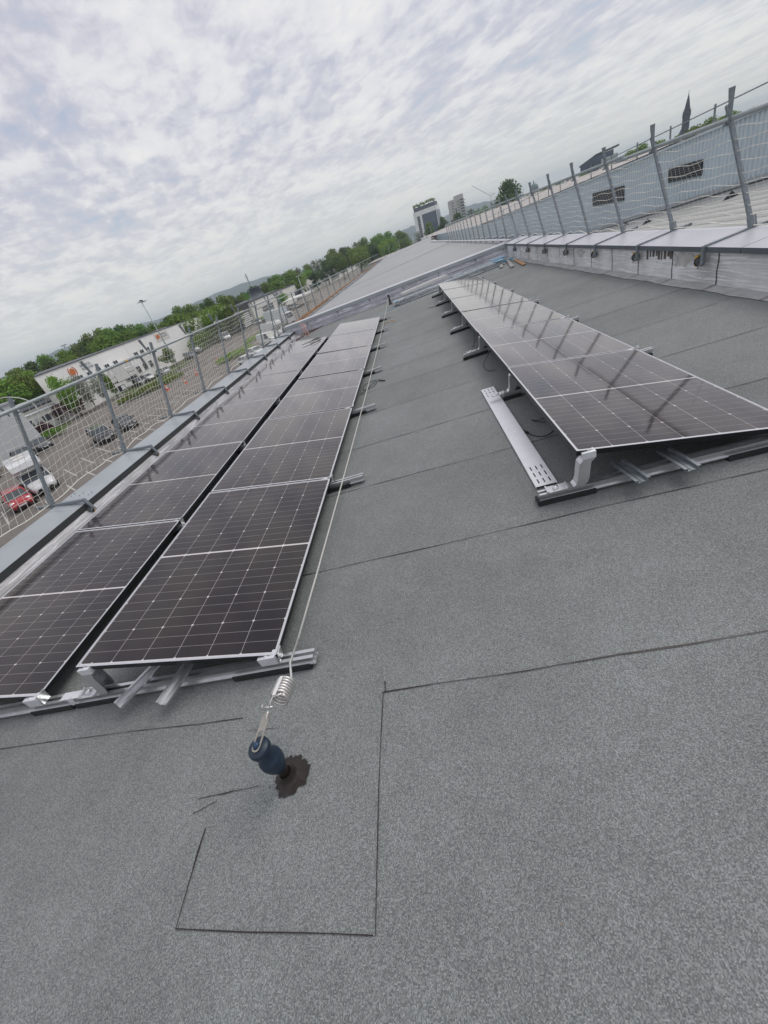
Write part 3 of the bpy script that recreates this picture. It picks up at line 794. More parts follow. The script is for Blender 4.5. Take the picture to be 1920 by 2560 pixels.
cable('power_lead', 'coiled black lead resting on the farthest left panel', [(-1.72, 10.55, .17), (-1.85, 10.3, .20), (-2.05, 9.9, .24), (-2.12, 9.75, .25), (-2.0, 10.0, .235), (-1.8, 10.4, .2), (-1.72, 10.2, .175), (-1.85, 9.85, .20), (-1.98, 10.1, .22), (-1.9, 10.55, .2), (-1.75, 10.5, .18)], .006)
cable('power_lead', 'black lead between the right row rails next to the sheet bundle', [(1.72, 9.9, .15), (1.6, 9.85, .02), (1.45, 9.8, .01), (1.3, 9.95, .01)], .005)

# ------------------------------------------------------------------ things by the end upstand
root = thing('sheet_bundle', 'film-wrapped bundle of long metal sheets along the foot of the end upstand', 'sheet bundle', RF @ T(.42, 12.45, .0) @ RZ(R(8)))
m = MB(); random.seed(3)
for i in range(7): m.box((.02 + .16 * random.random(), .02 + .03 * i + .03 * random.random(), .008 + i * .018), (3.55 - .15 * random.random(), .50 + .03 * i, .018 + i * .018), i % 2)
m.build('sheets', ['film_wrap', 'foil_side'], root)
m = MB(); m.box((-.01, .16, .134), (.10, .60, .138)); m.bar((.0, .06, .01), (-.32, -.10, .01), .06, .004); m.box((3.3, .1, .134), (3.58, .5, .14)); m.build('film_ends', 'blue_film', root)
root = thing('sheet_bundle', 'second wrapped sheet bundle with blue film in the far right corner', 'sheet bundle', RF @ T(2.35, 13.35, 0) @ RZ(R(8)))
m = MB()
for i in range(5): m.box((.03 * random.random(), .02, .012 + i * .026), (1.75 - .05 * random.random(), .42 + .01 * i, .030 + i * .026), 0)
m.build('sheets', 'film_wrap', root)
m = MB(); m.box((1.35, .02, .142), (1.76, .44, .15)); m.box((1.5, -.12, 0), (1.9, .02, .05)); m.build('film_ends', 'blue_film', root)
root = thing('white_tray', 'shallow white folded metal tray on top of the sheet bundle', 'metal tray', RF @ T(.72, 13.35, .165) @ RZ(R(16)))
m = MB(); m.box((0, 0, 0), (1.55, .36, .012)); m.box((0, -.012, 0), (1.55, 0, .07)); m.box((0, .36, 0), (1.55, .372, .07)); m.box((-.012, -.012, 0), (0, .372, .07)); m.box((1.55, -.012, 0), (1.562, .372, .07))
m.build('tray_body', 'white_paint', root)
for lab, a, b in (('longer grey plank on the felt in the far right corner', (3.80, 11.6), (4.10, 13.6)), ('shorter brown plank beside the silver right upstand', (4.02, 11.2), (4.16, 12.7)), ('thin bent batten lying in the far right corner', (3.65, 12.3), (3.95, 14.0))):
    m = MB(); m.bar((a[0], a[1], .025), (b[0], b[1], .03), .09, .025); tag(m.build('plank', 'wood' if 'brown' in lab else 'concrete', None, RF), lab, 'plank', 'planks in the far right corner')
for lab, a, b in (('left of two pinkish stakes leaning at the far left corner', (-2.95, 13.5, 0), (-3.10, 14.0, .42)), ('right of two pinkish stakes leaning at the far left corner', (-2.82, 13.4, 0), (-2.98, 13.9, .40))):
    m = MB(); m.tube([a, b], .014, 6); tag(m.build('stake', 'pink_stake', None, RF), lab, 'stake', 'stakes at the far left corner')

# ------------------------------------------------------------------ guardrail posts clamped to the copings
def make_clamp(side):
    """side -1: left parapet (arm slopes up outwards), +1: right parapet. origin: inner edge of the coping"""
    root = thing('guardrail_post', 'x', 'guardrail post', Matrix.Identity(4))
    s = side
    L_, rise, pb = (.74, .085, .50) if s < 0 else (.68, .035, .47)
    base = Vector((s * pb, 0, .045 + rise * pb / L_))
    top = base + (Vector((.25, .43, 1.33)) if s < 0 else Vector((-.12, .47, 1.14)))
    m = MB(); m.bar((0, 0, .045), (s * L_, 0, .045 + rise), .040, .038); m.build('arm', 'galv', root)
    m = MB(); m.bar(base + Vector((0, 0, -.045)), top, .026, .040 if s > 0 else .046, 0, (1, 0, 0)); m.build('upright', 'galv', root)
    m = MB(); m.bar(base + Vector((0, 0, -.05)), base + (top - base) * .10, .044, .066, 0, (1, 0, 0)); m.build('socket', 'galv', root)
    hk = base + (top - base) * .90
    m = MB()
    # wedge plate holding the tube
    a = hk + Vector((-.045, -.075, -.05)); b = hk + Vector((-.075, -.10, .24))
    m.add([a + Vector((-.010, 0, 0)), a + Vector((.010, 0, 0)), b + Vector((.030, 0, 0)), b + Vector((-.030, 0, 0)), a + Vector((-.010, .008, 0)), a + Vector((.010, .008, 0)), b + Vector((.030, .008, 0)), b + Vector((-.030, .008, 0))],
          [(0, 1, 2, 3), (7, 6, 5, 4), (0, 4, 5, 1), (1, 5, 6, 2), (2, 6, 7, 3), (3, 7, 4, 0)])
    m.bar(hk + Vector((-s * .05, 0, -.045)), hk + Vector((s * .02, .05, -.045)), .03, .02)
    m.build('wedge', 'galv', root)
    jx = -s * .012
    m = MB(); m.bar((jx, 0, .060), (jx + (0 if s > 0 else .035), 0, -.135), .042, .030, 0, (1, 0, 0)); m.build('jaw', 'galv', root)
    zs = -.105
    m = MB(); d = s
    m.tube([(jx - s * .10, 0, zs), (jx + s * .035, .10 if s > 0 else 0, zs)] if False else [(-s * .07, -.07, zs), (s * .02, .06, zs + .005)], .0085, 8)
    m.tube([(-s * .075 - .03, -.075, zs - .03), (-s * .075 + .025, -.07, zs + .035)], .007, 8)
    m.build('spindle', 'galv', root)
    wheel = thing  # handwheel: rim, disc
    c = Vector((-s * .002, .075, zs + .005)); ax_ = Vector((s * .55, .83, .0)).normalized(); u_ = Vector((0, 0, 1)); v_ = ax_.cross(u_)
    if s < 0: c = Vector((.035, -.055, zs + .01)); ax_ = Vector((.35, -.90, .25)).normalized(); u_ = ax_.orthogonal().normalized(); v_ = ax_.cross(u_)
    rim = [c + (u_ * math.cos(a) + v_ * math.sin(a)) * .046 for a in [2 * math.pi * i / 20 for i in range(21)]]
    m = MB(); m.tube(rim, .0065, 6, 0, None, False); w = m.build('handwheel', 'black_plastic', root)
    m = MB(); m.tube([c - ax_ * .003, c + ax_ * .003], .040, 20); m.tube([c - ax_ * .02, c + ax_ * .02], .012, 10); m.build('wheel_disc', 'wheel_plate', w)
    pc = c + ax_ * (.060 if s > 0 else -.02)
    m = MB()
    if s > 0: m.box(pc + Vector((-.034, -.02, -.058)), pc + Vector((.034, .035, .052)))
    else: m.tube([pc + Vector((-.01, .01, -.030)), pc + Vector((.0, .03, -.036))], .050, 12)
    m.build('friction_pad', 'yellow_pad' if s > 0 else 'orange_pad', root)
    return root
ordn = ['nearest', 'second nearest', 'third nearest', 'fourth nearest', 'fifth nearest', 'sixth nearest', 'seventh nearest', 'eighth nearest', 'farthest']
yl = [3.01, 4.68, 6.31, 7.94, 9.55, 11.15, 12.72, 14.24, 15.42]
pL = make_clamp(-1)
for i, y in enumerate(yl):
    mt = RF @ T(-3.80, y, .165); lab = '%s galvanised netting post clamped on the grey left parapet' % ordn[i]
    if i == 0: pL.matrix_world = mt; pL['label'] = lab; pL['group'] = 'netting posts on the left parapet'
    else: copy_tree(pL, lab, mt, 'netting posts on the left parapet')
yr = [4.24, 5.74, 7.25, 8.74, 10.25, 11.78, 13.3, 14.72]
pR = make_clamp(1)
for i, y in enumerate(yr):
    mt = RF @ T(4.30, y, .355); lab = '%s netting post clamped on the pale right parapet with yellow pad' % (ordn[i] if i < 7 else 'farthest')
    if i == 0: pR.matrix_world = mt; pR['label'] = lab; pR['group'] = 'netting posts on the right parapet'
    else: copy_tree(pR, lab, mt, 'netting posts on the right parapet')
LT0, LT1 = Vector((-4.30, 0, .275)), Vector((-4.08, .40, 1.50))    # net foot and top, relative to a post's y
RT0, RT1 = Vector((4.76, 0, .445)), Vector((4.66, .42, 1.46))
def tubeline(label, P, ya, yb, r, name='guard_tube', z=0, bend=False):
    pts = [Vector((P.x, ya, P.z + z))] + [Vector((P.x, y, P.z + z)) for y in (ya * .5 + yb * .5,)] + [Vector((P.x, yb, P.z + z))]
    if bend: pts += [Vector((P.x - .03, yb + .10, P.z + z - .02)), Vector((P.x - .05, yb + .13, P.z + z - .22))]
    m = MB(); m.tube(pts, r, 12)
    return tag(m.build(name, 'tube_steel', None, RF), label, 'guard tube')
tubeline('thick nearest top tube of the left netting fence', LT1 + Vector((.03, 0, -.03)), .2, 6.15, .024, bend=True)
tubeline('second top tube of the left netting fence, thinner', LT1 + Vector((.03, 0, -.05)), 6.1, 12.3, .020, bend=True)
tubeline('short far top tube of the left netting fence near the corner', LT1 + Vector((.03, 0, -.02)), 12.6, 16.5, .020)
tubeline('nearest top tube of the right netting fence', RT1 + Vector((-.02, 0, -.02)), 1.5, 7.2, .024)
tubeline('middle top tube of the right netting fence', RT1 + Vector((-.02, 0, .01)), 7.0, 13.2, .022)
tubeline('far top tube of the right netting fence along the metal roof', RT1 + Vector((-.02, 0, .03)), 13.0, 37.5, .024)
m = MB(); m.tube([RF.inverted().to_3x3() @ Vector((0, 0, 0)) + LT1 + Vector((.03, 5.35, -.03)), LT1 + Vector((.03, 5.39, -.03))], .026, 12); tag(m.build('tape_band', 'yellow_pad', None, RF), 'yellow tape band round the thick left guard tube', 'tape')
# ties
m = MB()

def net(label, P0, P1, ya, yb, posts, pitch=.1, rnear=.0032, rows_=12, seed=1, wav=.03, vr=.9):
    rnd = random.Random(seed); m = MB(); n = int((yb - ya) / pitch)
    def pt(u, v):      # u along, v 0..1 up
        y = ya + u
        # lateral wander, sag between posts
        d = min([abs(y - q) for q in posts] + [.8]) / .8
        sag = d * (1 - (1 - d) * 0) 
        base = P0.lerp(P1, v)
        w = wav * (math.sin(y * 3.1 + v * 4 + seed) * .5 + .5 * math.sin(y * 7.3 - v * 9)) * (.3 + .7 * math.sin(math.pi * v))
        zf = .05 * math.sin(math.pi * min(d, 1) * .5) * (1 - v) - .055 * math.sin(math.pi * min(d, 1) * .5) * v * v
        return Vector((base.x + w, base.y + y + .02 * math.sin(v * 11 + y * 5), base.z + zf + .012 * math.sin(y * 9 + v * 23)))
    span = yb - ya
    for j in range(rows_ + 1):
        v = j / rows_; k = max(8, int(span / .17)); r = rnear * (2.0 if j in (0,) else (1.6 if j == rows_ else 1))
        m.tube([pt(span * i / k, v) for i in range(k + 1)], r, 4 if r > rnear else 3, 0, None, False)
    for i in range(n + 1):
        u = i * pitch
        m.tube([pt(u, q / 8) for q in range(9)], rnear * vr, 3, 0, None, False)
    return tag(m.build('safety_net', 'net_white', None, RF, fix=False), label, 'safety net')
net('white knotted safety net hung along the left parapet', LT0, LT1, .2, 15.5, yl, .1, .0036, 12, 1)
net('white knotted safety net hung along the right parapet', RT0, RT1, 1.8, 15.0, yr, .1, .0035, 10, 2, .006, .32)

# ================================================================== neighbouring roofs
mh = thing('metal_roofed_hall', 'long hall with pale standing-seam metal roof beyond the end upstand', 'building', RF)
def edge(t): # left eaves
    return Vector((-4.40, 15.75 + (114 - 15.75) * t, .10 - .24 * t - .10 * math.sin(math.pi * t)))
m = MB(); n = 40; vs = []
for i in range(n + 1):
    t = i / n; a = edge(t); b = Vector((4.62 + 3.9 * t ** 3, 15.25 + (114 - 15.25) * t, .30 + .18 * t + .02 * math.sin(t * 9)))
    for j in range(9): q = j / 8; vs.append(a.lerp(b, q) + Vector((0, 0, .06 * math.sin(math.pi * q) )))
m.add(vs, [(i * 9 + j, i * 9 + j + 1, (i + 1) * 9 + j + 1, (i + 1) * 9 + j) for i in range(n) for j in range(8)], 0, True)
m.build('metal_roof', 'metal_roof', mh, fix=True)
m = MB(); m.prism([(-4.38, 15.8), (4.6, 15.3), (8.3, 113.8), (-4.38, 113.8)], -6.8, -.35, 2); m.build('wall', 'grey_wall', mh)
m = MB()
for (xa, ya, za, xb, yb, zb) in ((-4.1, 30.0, .14, 4.5, 32.6, .42), (-4.2, 70, .08, 5.2, 72, .52)):
    m.bar((xa, ya, za + .04), (xb, yb, zb + .04), .10, .03)
m.build('roof_joint_strip', 'coping_pale', mh)
m = MB(); m.bar((4.62, 15.4, .36), (4.62, 60, .42), .16, .10); m.build('right_kerb', 'coping_pale', mh)
m = MB(); m.bar((-4.44, 15.8, .06), (-4.5, 113.5, -.18), .12, .16); m.build('eaves_gutter', 'galv', mh)
# lower ribbed roof and higher hall with profiled facade on the right
WX = 9.0
lo = thing('ribbed_roof_building', 'lower building with white ribbed sheet roof behind the right parapet', 'building', RF)
def lz(y): return .20 - .088 * (y - 8.8)
m = MB(); ys_ = [-6, 0, 5, 9, 12, 16, 20, 24, 30]; vs = []
# the ribs run a little off the parapet's direction; the sheet has its own axes
am = RZ(R(-9))
inv = am.inverted()
k = 0
for y in ys_:
    vs += [inv @ Vector((4.83, y, lz(y) - .40)), inv @ Vector((WX + .2, y, lz(y)))]
m.add(vs, [(2 * i, 2 * i + 1, 2 * i + 3, 2 * i + 2) for i in range(len(ys_) - 1)])
o = m.build('ribbed_sheet', 'ribbed_roof', lo); o.matrix_local = am
m = MB(); m.prism([(4.84, -6), (WX, -6), (WX, 30), (4.84, 30)], -6.8, -2.2, 2); m.build('wall', 'grey_wall', lo)
m = MB()
for (x, y, s) in ((7.9, 9.9, .16), (8.2, 8.1, .16), (7.7, 12.9, .14), (8.3, 15.5, .12)):
    z = lz(y) - .40 * (WX + .2 - x) / 4.4
    m.add([(x, y, z), (x + s * 1.6, y - s, z), (x + s * .8, y - s * .4, z + s * .9)], [(0, 1, 2)]); m.add([(x, y, z), (x + s * .8, y - s * .4, z + s * .9), (x + s * .6, y + s * .5, z)], [(0, 1, 2)])
m.build('roof_hood', 'dark_panel', lo)
m = MB(); 
m.prism([(5.35, 3.6), (7.1, 3.3), (7.3, 6.3), (5.6, 6.35)], -.35, .02, 2); m.build('roof_opening', 'dark_panel', lo)
m = MB(); m.prism([(5.45, 3.8), (6.9, 3.5), (7.05, 6.0), (5.75, 6.1)], .022, .06, 2, 0); m.build('opening_bricks', 'brick_red', lo)
uh = thing('profiled_facade_hall', 'higher hall with blue-grey profiled metal facade and louvres on the right', 'building', RF)
def wt(y): return 1.33 - .0270 * (min(y, 47) - 8.5)
# corrugated facade: real trapezoid ribs
m = MB(); y = -4.0; vs = []; p = .145
prof = [(0, 0), (.045, 0), (.062, -.030), (.128, -.030)]
while y < 112:
    for a, b in prof:
        yy = y + a; vs += [(WX + .03 + b, yy, lz(yy) - .9 if yy < 30 else -2.5), (WX + .03 + b, yy, wt(yy))]
    y += p
m.add(vs, [(2 * i, 2 * i + 1, 2 * i + 3, 2 * i + 2) for i in range(len(vs) // 2 - 1)])
simple('facade_blue', (.56, .64, .69), .5, .25, .05, .8)
m.build('profiled_facade', 'facade_blue', uh, fix=False)
m = MB(); m.bar((WX - .02, -4, wt(-4) + .02), (WX - .02, 47, wt(47) + .02), .07, .05, 0); m.bar((WX - .02, 47.01, wt(47) + .02), (WX - .02, 112, wt(47) + .02), .07, .05, 0); m.bar((WX + .05, 47.01, wt(47) + .065), (WX + .05, 112, wt(47) + .065), .20, .03, 0); m.bar((WX + .05, -4, wt(-4) + .065), (WX + .05, 47, wt(47) + .065), .20, .03, 1); m.build('verge_trim', ['facade_blue', 'dark_panel'], uh)
m = MB(); m.bar((WX - .05, -4, lz(-4) + .05), (WX - .05, 30, lz(30) + .05), .10, .09, 0); m.build('foot_flashing', 'coping_grey', uh)
def up(x, y): return wt(y) + .06 + .0215 * (x - WX)
m = MB(); vs = []
for x in (WX, 14, 20, 27):
    for y in (-4, 10, 25, 50, 100, 240): vs.append((x, y, up(x, min(y, 50)) + (max(y - 50, 0)) * -.0015))
m.add(vs, [(i * 6 + j, i * 6 + j + 1, (i + 1) * 6 + j + 1, (i + 1) * 6 + j) for i in range(3) for j in range(5)])
m.build('upper_metal_roof', 'upper_roof', uh)
m = MB(); m.prism([(WX + .1, -4), (27, -4), (27, 240), (WX + .1, 240)], -6.8, -.9, 2); m.build('wall', 'grey_wall', uh)
for (y0, y1, z0, z1) in ((12.6, 14.15, .37, .71), (16.95, 19.7, .15, .58)):
    m = MB(); m.box((WX - .035, y0, z0), (WX - .01, y1, z1), 0)
    n_ = int((z1 - z0) / .05)
    for i in range(n_): z = z0 + .02 + i * .05; m.bar((WX - .05, y0, z), (WX - .05, y1, z), .02, .006, 1)
    o = m.build('louvre', ['dark_panel', 'galv'], uh)
# guard rail on the upper roof
root = thing('roof_guard_rail', 'thin steel guard rail along the verge of the higher profiled hall', 'guard rail', RF)
m = MB(); m.bar((WX + .5, -3, wt(-3) + .46), (WX + .5, 47, wt(47) + .42), .025, .025); m.build('rails', 'galv', root)
for y in [3.2 + 2.0 * i for i in range(20)]:
    m = MB(); m.bar((WX + .5, y, wt(y) + .05), (WX + .5, y, wt(y) + .52), .035, .035, 0, (1, 0, 0)); m.build('post', 'galv', root)

# ------------------------------------------------------------------ edge protection along the metal roof
def make_plain_post(hgt, dy):
    root = thing('guardrail_post', 'x', 'guardrail post', Matrix.Identity(4))
    m = MB(); m.bar((0, 0, -.05), (0, dy, hgt), .035, .05, 0, (1, 0, 0)); m.build('upright', 'galv', root)
    m = MB(); m.bar((-.25, 0, -.02), (.25, 0, .0), .04, .04); m.build('arm', 'galv', root)
    return root
pp = make_plain_post(1.25, .4); first = True
y = 16.3; i = 0
while y < 38:
    mt = RF @ T(4.72, y, .40)
    lab = 'netting post on the right edge of the long metal roof, among the far posts'
    if first: pp.matrix_world = mt; pp['label'] = lab; pp['group'] = 'far netting posts right of the metal roof'; first = False
    else: copy_tree(pp, lab, mt, 'far netting posts right of the metal roof')
    y += 1.52
net('white safety net along the right edge of the metal roof', RT0, RT1, 15.2, 38, [16.3 + 1.52 * k for k in range(15)], .16, .0046, 8, 5, .01, .4)
pp2 = make_plain_post(1.35, .35); first = True
yy_ = [17.3, 19.2, 21.6, 24.0, 26.4, 29, 32, 35, 38.5, 42, 46, 50, 55, 60, 66, 72, 80, 88, 97, 106]
for y in yy_:
    mt = RF @ T(-5.15, y, .05 - .0022 * (y - 16)); lab = 'scaffold post along the left eaves of the long metal roof'
    if first: pp2.matrix_world = mt; pp2['label'] = lab; pp2['group'] = 'scaffold posts at the eaves of the metal roof'; first = False
    else: copy_tree(pp2, lab, mt, 'scaffold posts at the eaves of the metal roof')
tubeline('thin top tube of the eaves scaffold, first stretch past the parapet', Vector((-5.12, .3, 1.32)), 16.0, 26, .022)
tubeline('thin top tube of the eaves scaffold, farther long stretch', Vector((-5.12, .3, 1.22)), 27, 104, .025)
net('pale safety net on the eaves scaffold of the metal roof', Vector((-5.2, 0, .05)), Vector((-5.15, .35, 1.1)), 17, 60, yy_, .22, .0045, 7, 9, .02)
tb = None
for i, (a, b) in enumerate(((17.6, 21.4), (21.5, 25.4), (25.5, 29.4), (29.5, 36), (36.2, 44), (44.2, 54), (54.5, 68), (69, 90))):
    m = MB(); z = .08 - .002 * (a - 16); m.bar((-4.98, a, z), (-5.0, b, z - .03), .035, .20 if i < 4 else .22)
    if i < 2: m.bar((-4.90, a + .3, z - .10), (-4.90, b, z - .12), .20, .03)
    tag(m.build('toe_board', 'wood', None, RF), '%s brown wooden toe board along the left eaves of the metal roof' % ('nearest', 'second', 'third', 'fourth', 'fifth', 'sixth', 'seventh', 'last')[i], 'toe board', 'toe boards of the eaves scaffold')
for i, y in enumerate([30 + 2.3 * k for k in range(12)]):
    m = MB(); m.bar((-4.9, y, .0), (-4.45, y + .3, .02), .25, .10, 0); tag(m.build('eaves_bracket', 'coping_pale', None, RF), 'pale flashing piece lying by the left eaves of the metal roof', 'flashing', 'flashing pieces by the eaves')
root = thing('roof_end_fence', 'wire fence with thin posts closing the far end of the metal roof', 'fence', RF)
for i in range(10):
    x = -4.0 + i * 1.35; m = MB(); m.bar((x, 113.6, -.1 + .05 * i), (x, 113.6, 2.0 + .055 * i), .10, .10, 0, (1, 0, 0)); m.build('post', 'tube_steel' if i % 2 else 'copper_green', root)
m = MB(); m.bar((-4.0, 113.6, 1.95), (8.2, 113.6, 2.45), .07, .07); m.bar((-4.0, 113.6, 1.2), (8.2, 113.6, 1.65), .03, .03); m.build('rails', 'galv', root)
m = MB(); m.prism([(-9, 118), (14, 118), (16, 150), (-9, 150)], -6.9, -.3, 2, 0); m.prism([(-9.2, 117.8), (14.2, 117.8), (16.2, 150.2), (-9.2, 150.2)], -.298, -.1, 2, 1 if False else 2)
root = thing('far_flat_building', 'low grey building with dark roof edge past the end of the metal roof', 'building', RF)
m.build('walls', ['grey_wall', 'roof_edge', 'upper_roof'], root)

# ================================================================== CAR PARK (world axes)
def flat(name, poly, mat, z, kind='structure', label=None, cat=None):
    m = MB(); m.add([(a, b, GZ + z) for a, b in poly], [tuple(range(len(poly)))]); o = m.build(name, mat)
    if kind: o['kind'] = kind
    return o
flat('grass_strip', [(-74, 66.8), (-50, 72.5), (-52, 92), (-60.5, 96), (-60.5, 74), (-76, 74)], 'grass', .05)
flat('pavement', [(-76, 66.0), (-50, 71.8), (-50, 72.8), (-76, 67.2)], 'kerb_stone', .09)
flat('grass_strip', [(-75, 55), (-56, 51.5), (-57, 57), (-75, 66)], 'grass', .05)
flat('grass_strip', [(-60.5, 97), (-57, 97), (-57, 135), (-60.5, 135)], 'grass', .05)
m = MB()
def stall(x0, y0, x1, y1, w=.13):
    d = Vector((x1 - x0, y1 - y0, 0)); n_ = Vector((-d.y, d.x, 0)).normalized() * w / 2
    a, b = Vector((x0, y0, GZ + .032)), Vector((x1, y1, GZ + .032)); m.quad(a - n_, b - n_, b + n_, a + n_)
for i in range(14):
    y = 23.8 + i * 2.42; stall(-35.7, y, -31.4, y - 3.2); 
    if i < 9: stall(-30.9, y - .2, -28.3, y - 2.1)
for i in range(12): stall(-42.6 + .1 * i, 40 + i * 4.2, -42.4 + .1 * i, 42 + i * 4.2, .16)
stall(-47, 56, -41, 74, .12); stall(-44, 86, -40, 110, .16); stall(-40, 90, -36, 118, .16)
tag(m.build('road_markings', 'line_paint'), kind='structure')

def blob_leaves(mb, c, r, n, s, rnd, mi=0, squash=1.0, shell=.55):
    c = Vector(c)
    for _ in range(n):
        d = Vector((rnd.gauss(0, 1), rnd.gauss(0, 1), rnd.gauss(0, 1))).normalized()
        t = (shell + (1 - shell) * rnd.random()) * (1 + .10 * math.sin(d.x * 7 + d.z * 5) )
        p = c + Vector((d.x * r[0], d.y * r[1], d.z * r[2])) * t
        nrm = (d + Vector((rnd.gauss(0, .7), rnd.gauss(0, .7), rnd.gauss(.3, .6)))).normalized()
        a = nrm.orthogonal().normalized(); a = (Matrix.Rotation(rnd.uniform(0, 6.28), 3, nrm) @ a); b = nrm.cross(a)
        k = s * rnd.uniform(.6, 1.35)
        mb.add([p - a * k * .5, p + b * k * .38 + nrm * k * .08, p + a * k * .5, p - b * k * .38 + nrm * k * .06], [(0, 1, 2, 3)], mi)
def tree_mesh(seed, n, leaf, lobes, wide=.5, tall=1.0, stemh=.16, gap=0):
    """unit tree: total height 1, crown as many leaf clumps in uneven lobes"""
    rnd = random.Random(seed); mb = MB()
    L_ = []
    for i in range(lobes):
        h = stemh + .14 + (1 - stemh - .26) * (i + rnd.random()) / lobes
        wr = math.sin(math.pi * min(.97, (h - stemh * .6) / (1.08 - stemh * .6))) ** .7 * wide
        a = rnd.uniform(0, 6.28); q = wr * rnd.uniform(.15, .62)
        rr = wr * rnd.uniform(.38, .62)
        L_.append(((q * math.cos(a), q * math.sin(a), h), (rr, rr, rr * rnd.uniform(.7, 1.0) * tall)))
    L_.append(((rnd.uniform(-.05, .05), rnd.uniform(-.05, .05), .86), (wide * .34, wide * .34, .13)))
    tot = sum(r[0] * r[0] for c, r in L_)
    for c, r in L_: blob_leaves(mb, c, r, int(n * r[0] * r[0] / tot), leaf, rnd, 0, 1, .45)
    tb_ = MB(); tb_.tube([(0, 0, -.02), (.01, 0, stemh), (.0, .01, .55), (.01, 0, .8)], .028, 7, 0, .006)
    for c, r in L_[::2]:
        tb_.tube([(0, 0, max(stemh, c[2] * .55)), (c[0] * .5, c[1] * .5, c[2] * .8), c], .011, 5, 0, .003)
    return mb, tb_
TREES = {}
def tree_proto(key, leafmat, *a, **k):
    mb, tr = tree_mesh(*a, **k)
    me = []
    for q, nm, mt in ((mb, 'crown', leafmat), (tr, 'trunk', 'trunk')):
        o = q.build(nm, mt, None, None, False); me.append(o.data); bpy.data.objects.remove(o)
    TREES[key] = me
tree_proto('a', 'leaf_mid', 1, 2600, .050, 9, .48)
tree_proto('b', 'leaf_mid', 2, 2600, .050, 11, .42)
tree_proto('c', 'leaf_dark', 3, 2600, .050, 8, .46)
tree_proto('d', 'leaf_bright', 4, 2600, .050, 9, .50)
tree_proto('e', 'leaf_olive', 5, 1100, .045, 8, .40)
tree_proto('p', 'leaf_dark', 6, 1800, .040, 10, .13, 1.6, .05)
tree_proto('near', 'leaf_bright', 8, 3600, .045, 9, .50)
tree_proto('blos', 'blossom', 9, 2600, .040, 9, .52)
tree_proto('bare', 'leaf_olive', 10, 260, .035, 8, .45)
def tree(key, p, h, w, label, group=None, rot=None, name='broadleaf_tree'):
    rot = random.uniform(0, 6.28) if rot is None else rot
    mt = Matrix.Translation(p) @ RZ(rot) @ Matrix.Diagonal((w, w, h, 1))
    root = thing(name, label, 'tree', mt, group)
    for me, nm in zip(TREES[key], ('crown', 'trunk')):
        o = bpy.data.objects.new(nm, me); COL.objects.link(o); o.parent = root
    return root
def tree_at(key, az, d, el, label, group=None, wf=1., name='broadleaf_tree', base=GZ):
    p = atten(az, d, base); top = CAM.z + d * math.tan(R(el)); h = top - base
    return tree(key, p, h, h * wf, label, group, None, name)
random.seed(11)
# belt behind the white warehouse and the trade halls; tops follow the photographed tree line
TL = [(-52, .8), (-47.5, .66), (-46, 1.02), (-44.4, .91), (-42.5, 1.5), (-41.4, .75), (-39.1, 1.75), (-37, 1.7), (-35, 1.45), (-33, 1.1), (-31.2, .55), (-30.2, .7), (-28.9, 1.46), (-26.8, 1.05), (-24.7, 1.15), (-22.8, .75), (-21, .35), (-19.8, .8), (-17.7, .9), (-15.5, 1.13), (-12.4, 1.1), (-10.2, 1.3), (-8.5, 1.65), (-6.5, 1.5), (-4.9, 1.65), (-2.9, 1.5), (-.9, 1.5), (1, .6), (2.5, .2), (5, -.1), (7, .6), (9, .35), (11, .3)]
def tl(az):
    for (a, b), (c, d) in zip(TL, TL[1:]):
        if a <= az <= c: return b + (d - b) * (az - a) / (c - a)
    return .5
az = -50.5
GR = 'trees in the belt behind the low halls'
while az < 0.5:
    d = 150 + 60 * random.random() if az < -22 else 215 + 70 * random.random()
    if az > -13: d += 60
    key = random.choice('aabbccd' if az < -14 else 'abbce')
    labs = {'a': 'mid-green round tree in the long belt behind the low white halls', 'b': 'tall mid-green tree in the long belt behind the low white halls', 'c': 'dark green tree in the long belt behind the low white halls', 'd': 'fresh bright green tree in the long belt behind the low white halls', 'e': 'thin olive-toned tree in the long belt behind the low halls'}
    e = tl(az) + random.uniform(-.22, .12)
    tree_at(key, az, d, e, labs[key], GR, random.uniform(.75, 1.05))
    az += random.uniform(.9, 1.5) * (1.0 if az < -22 else .8)
az = -50
while az < .5:
    d = (130 if az < -22 else 200) + 20 * random.random()
    if az > -13: d += 55
    key = random.choice('abcd')
    tree_at(key, az, d, tl(az) - random.uniform(.45, .9), labs[key], GR, random.uniform(1.0, 1.3))
    az += 2.1
tree_at('bare', -37.6, 150, 1.95, 'sparse bare-twigged tree rising over the belt behind the warehouse', None, .8)
for i, a in enumerate((-20.9, -20.5, -20.1, -21.4)): tree_at('p', a, 330, .62 - .05 * i, 'slim dark poplar in the short row in front of the blue hills', 'poplars before the hills', 1.6, 'poplar')
for a, e, k_ in ((-49.5, .1, 'd'), (-47.6, .35, 'd'), (-46.6, .3, 'a'), (-49, -.4, 'a')): tree_at(k_, a, 118, e, 'bright green tree beyond the grey shed at the left edge', 'trees beyond the grey shed', 1.05)
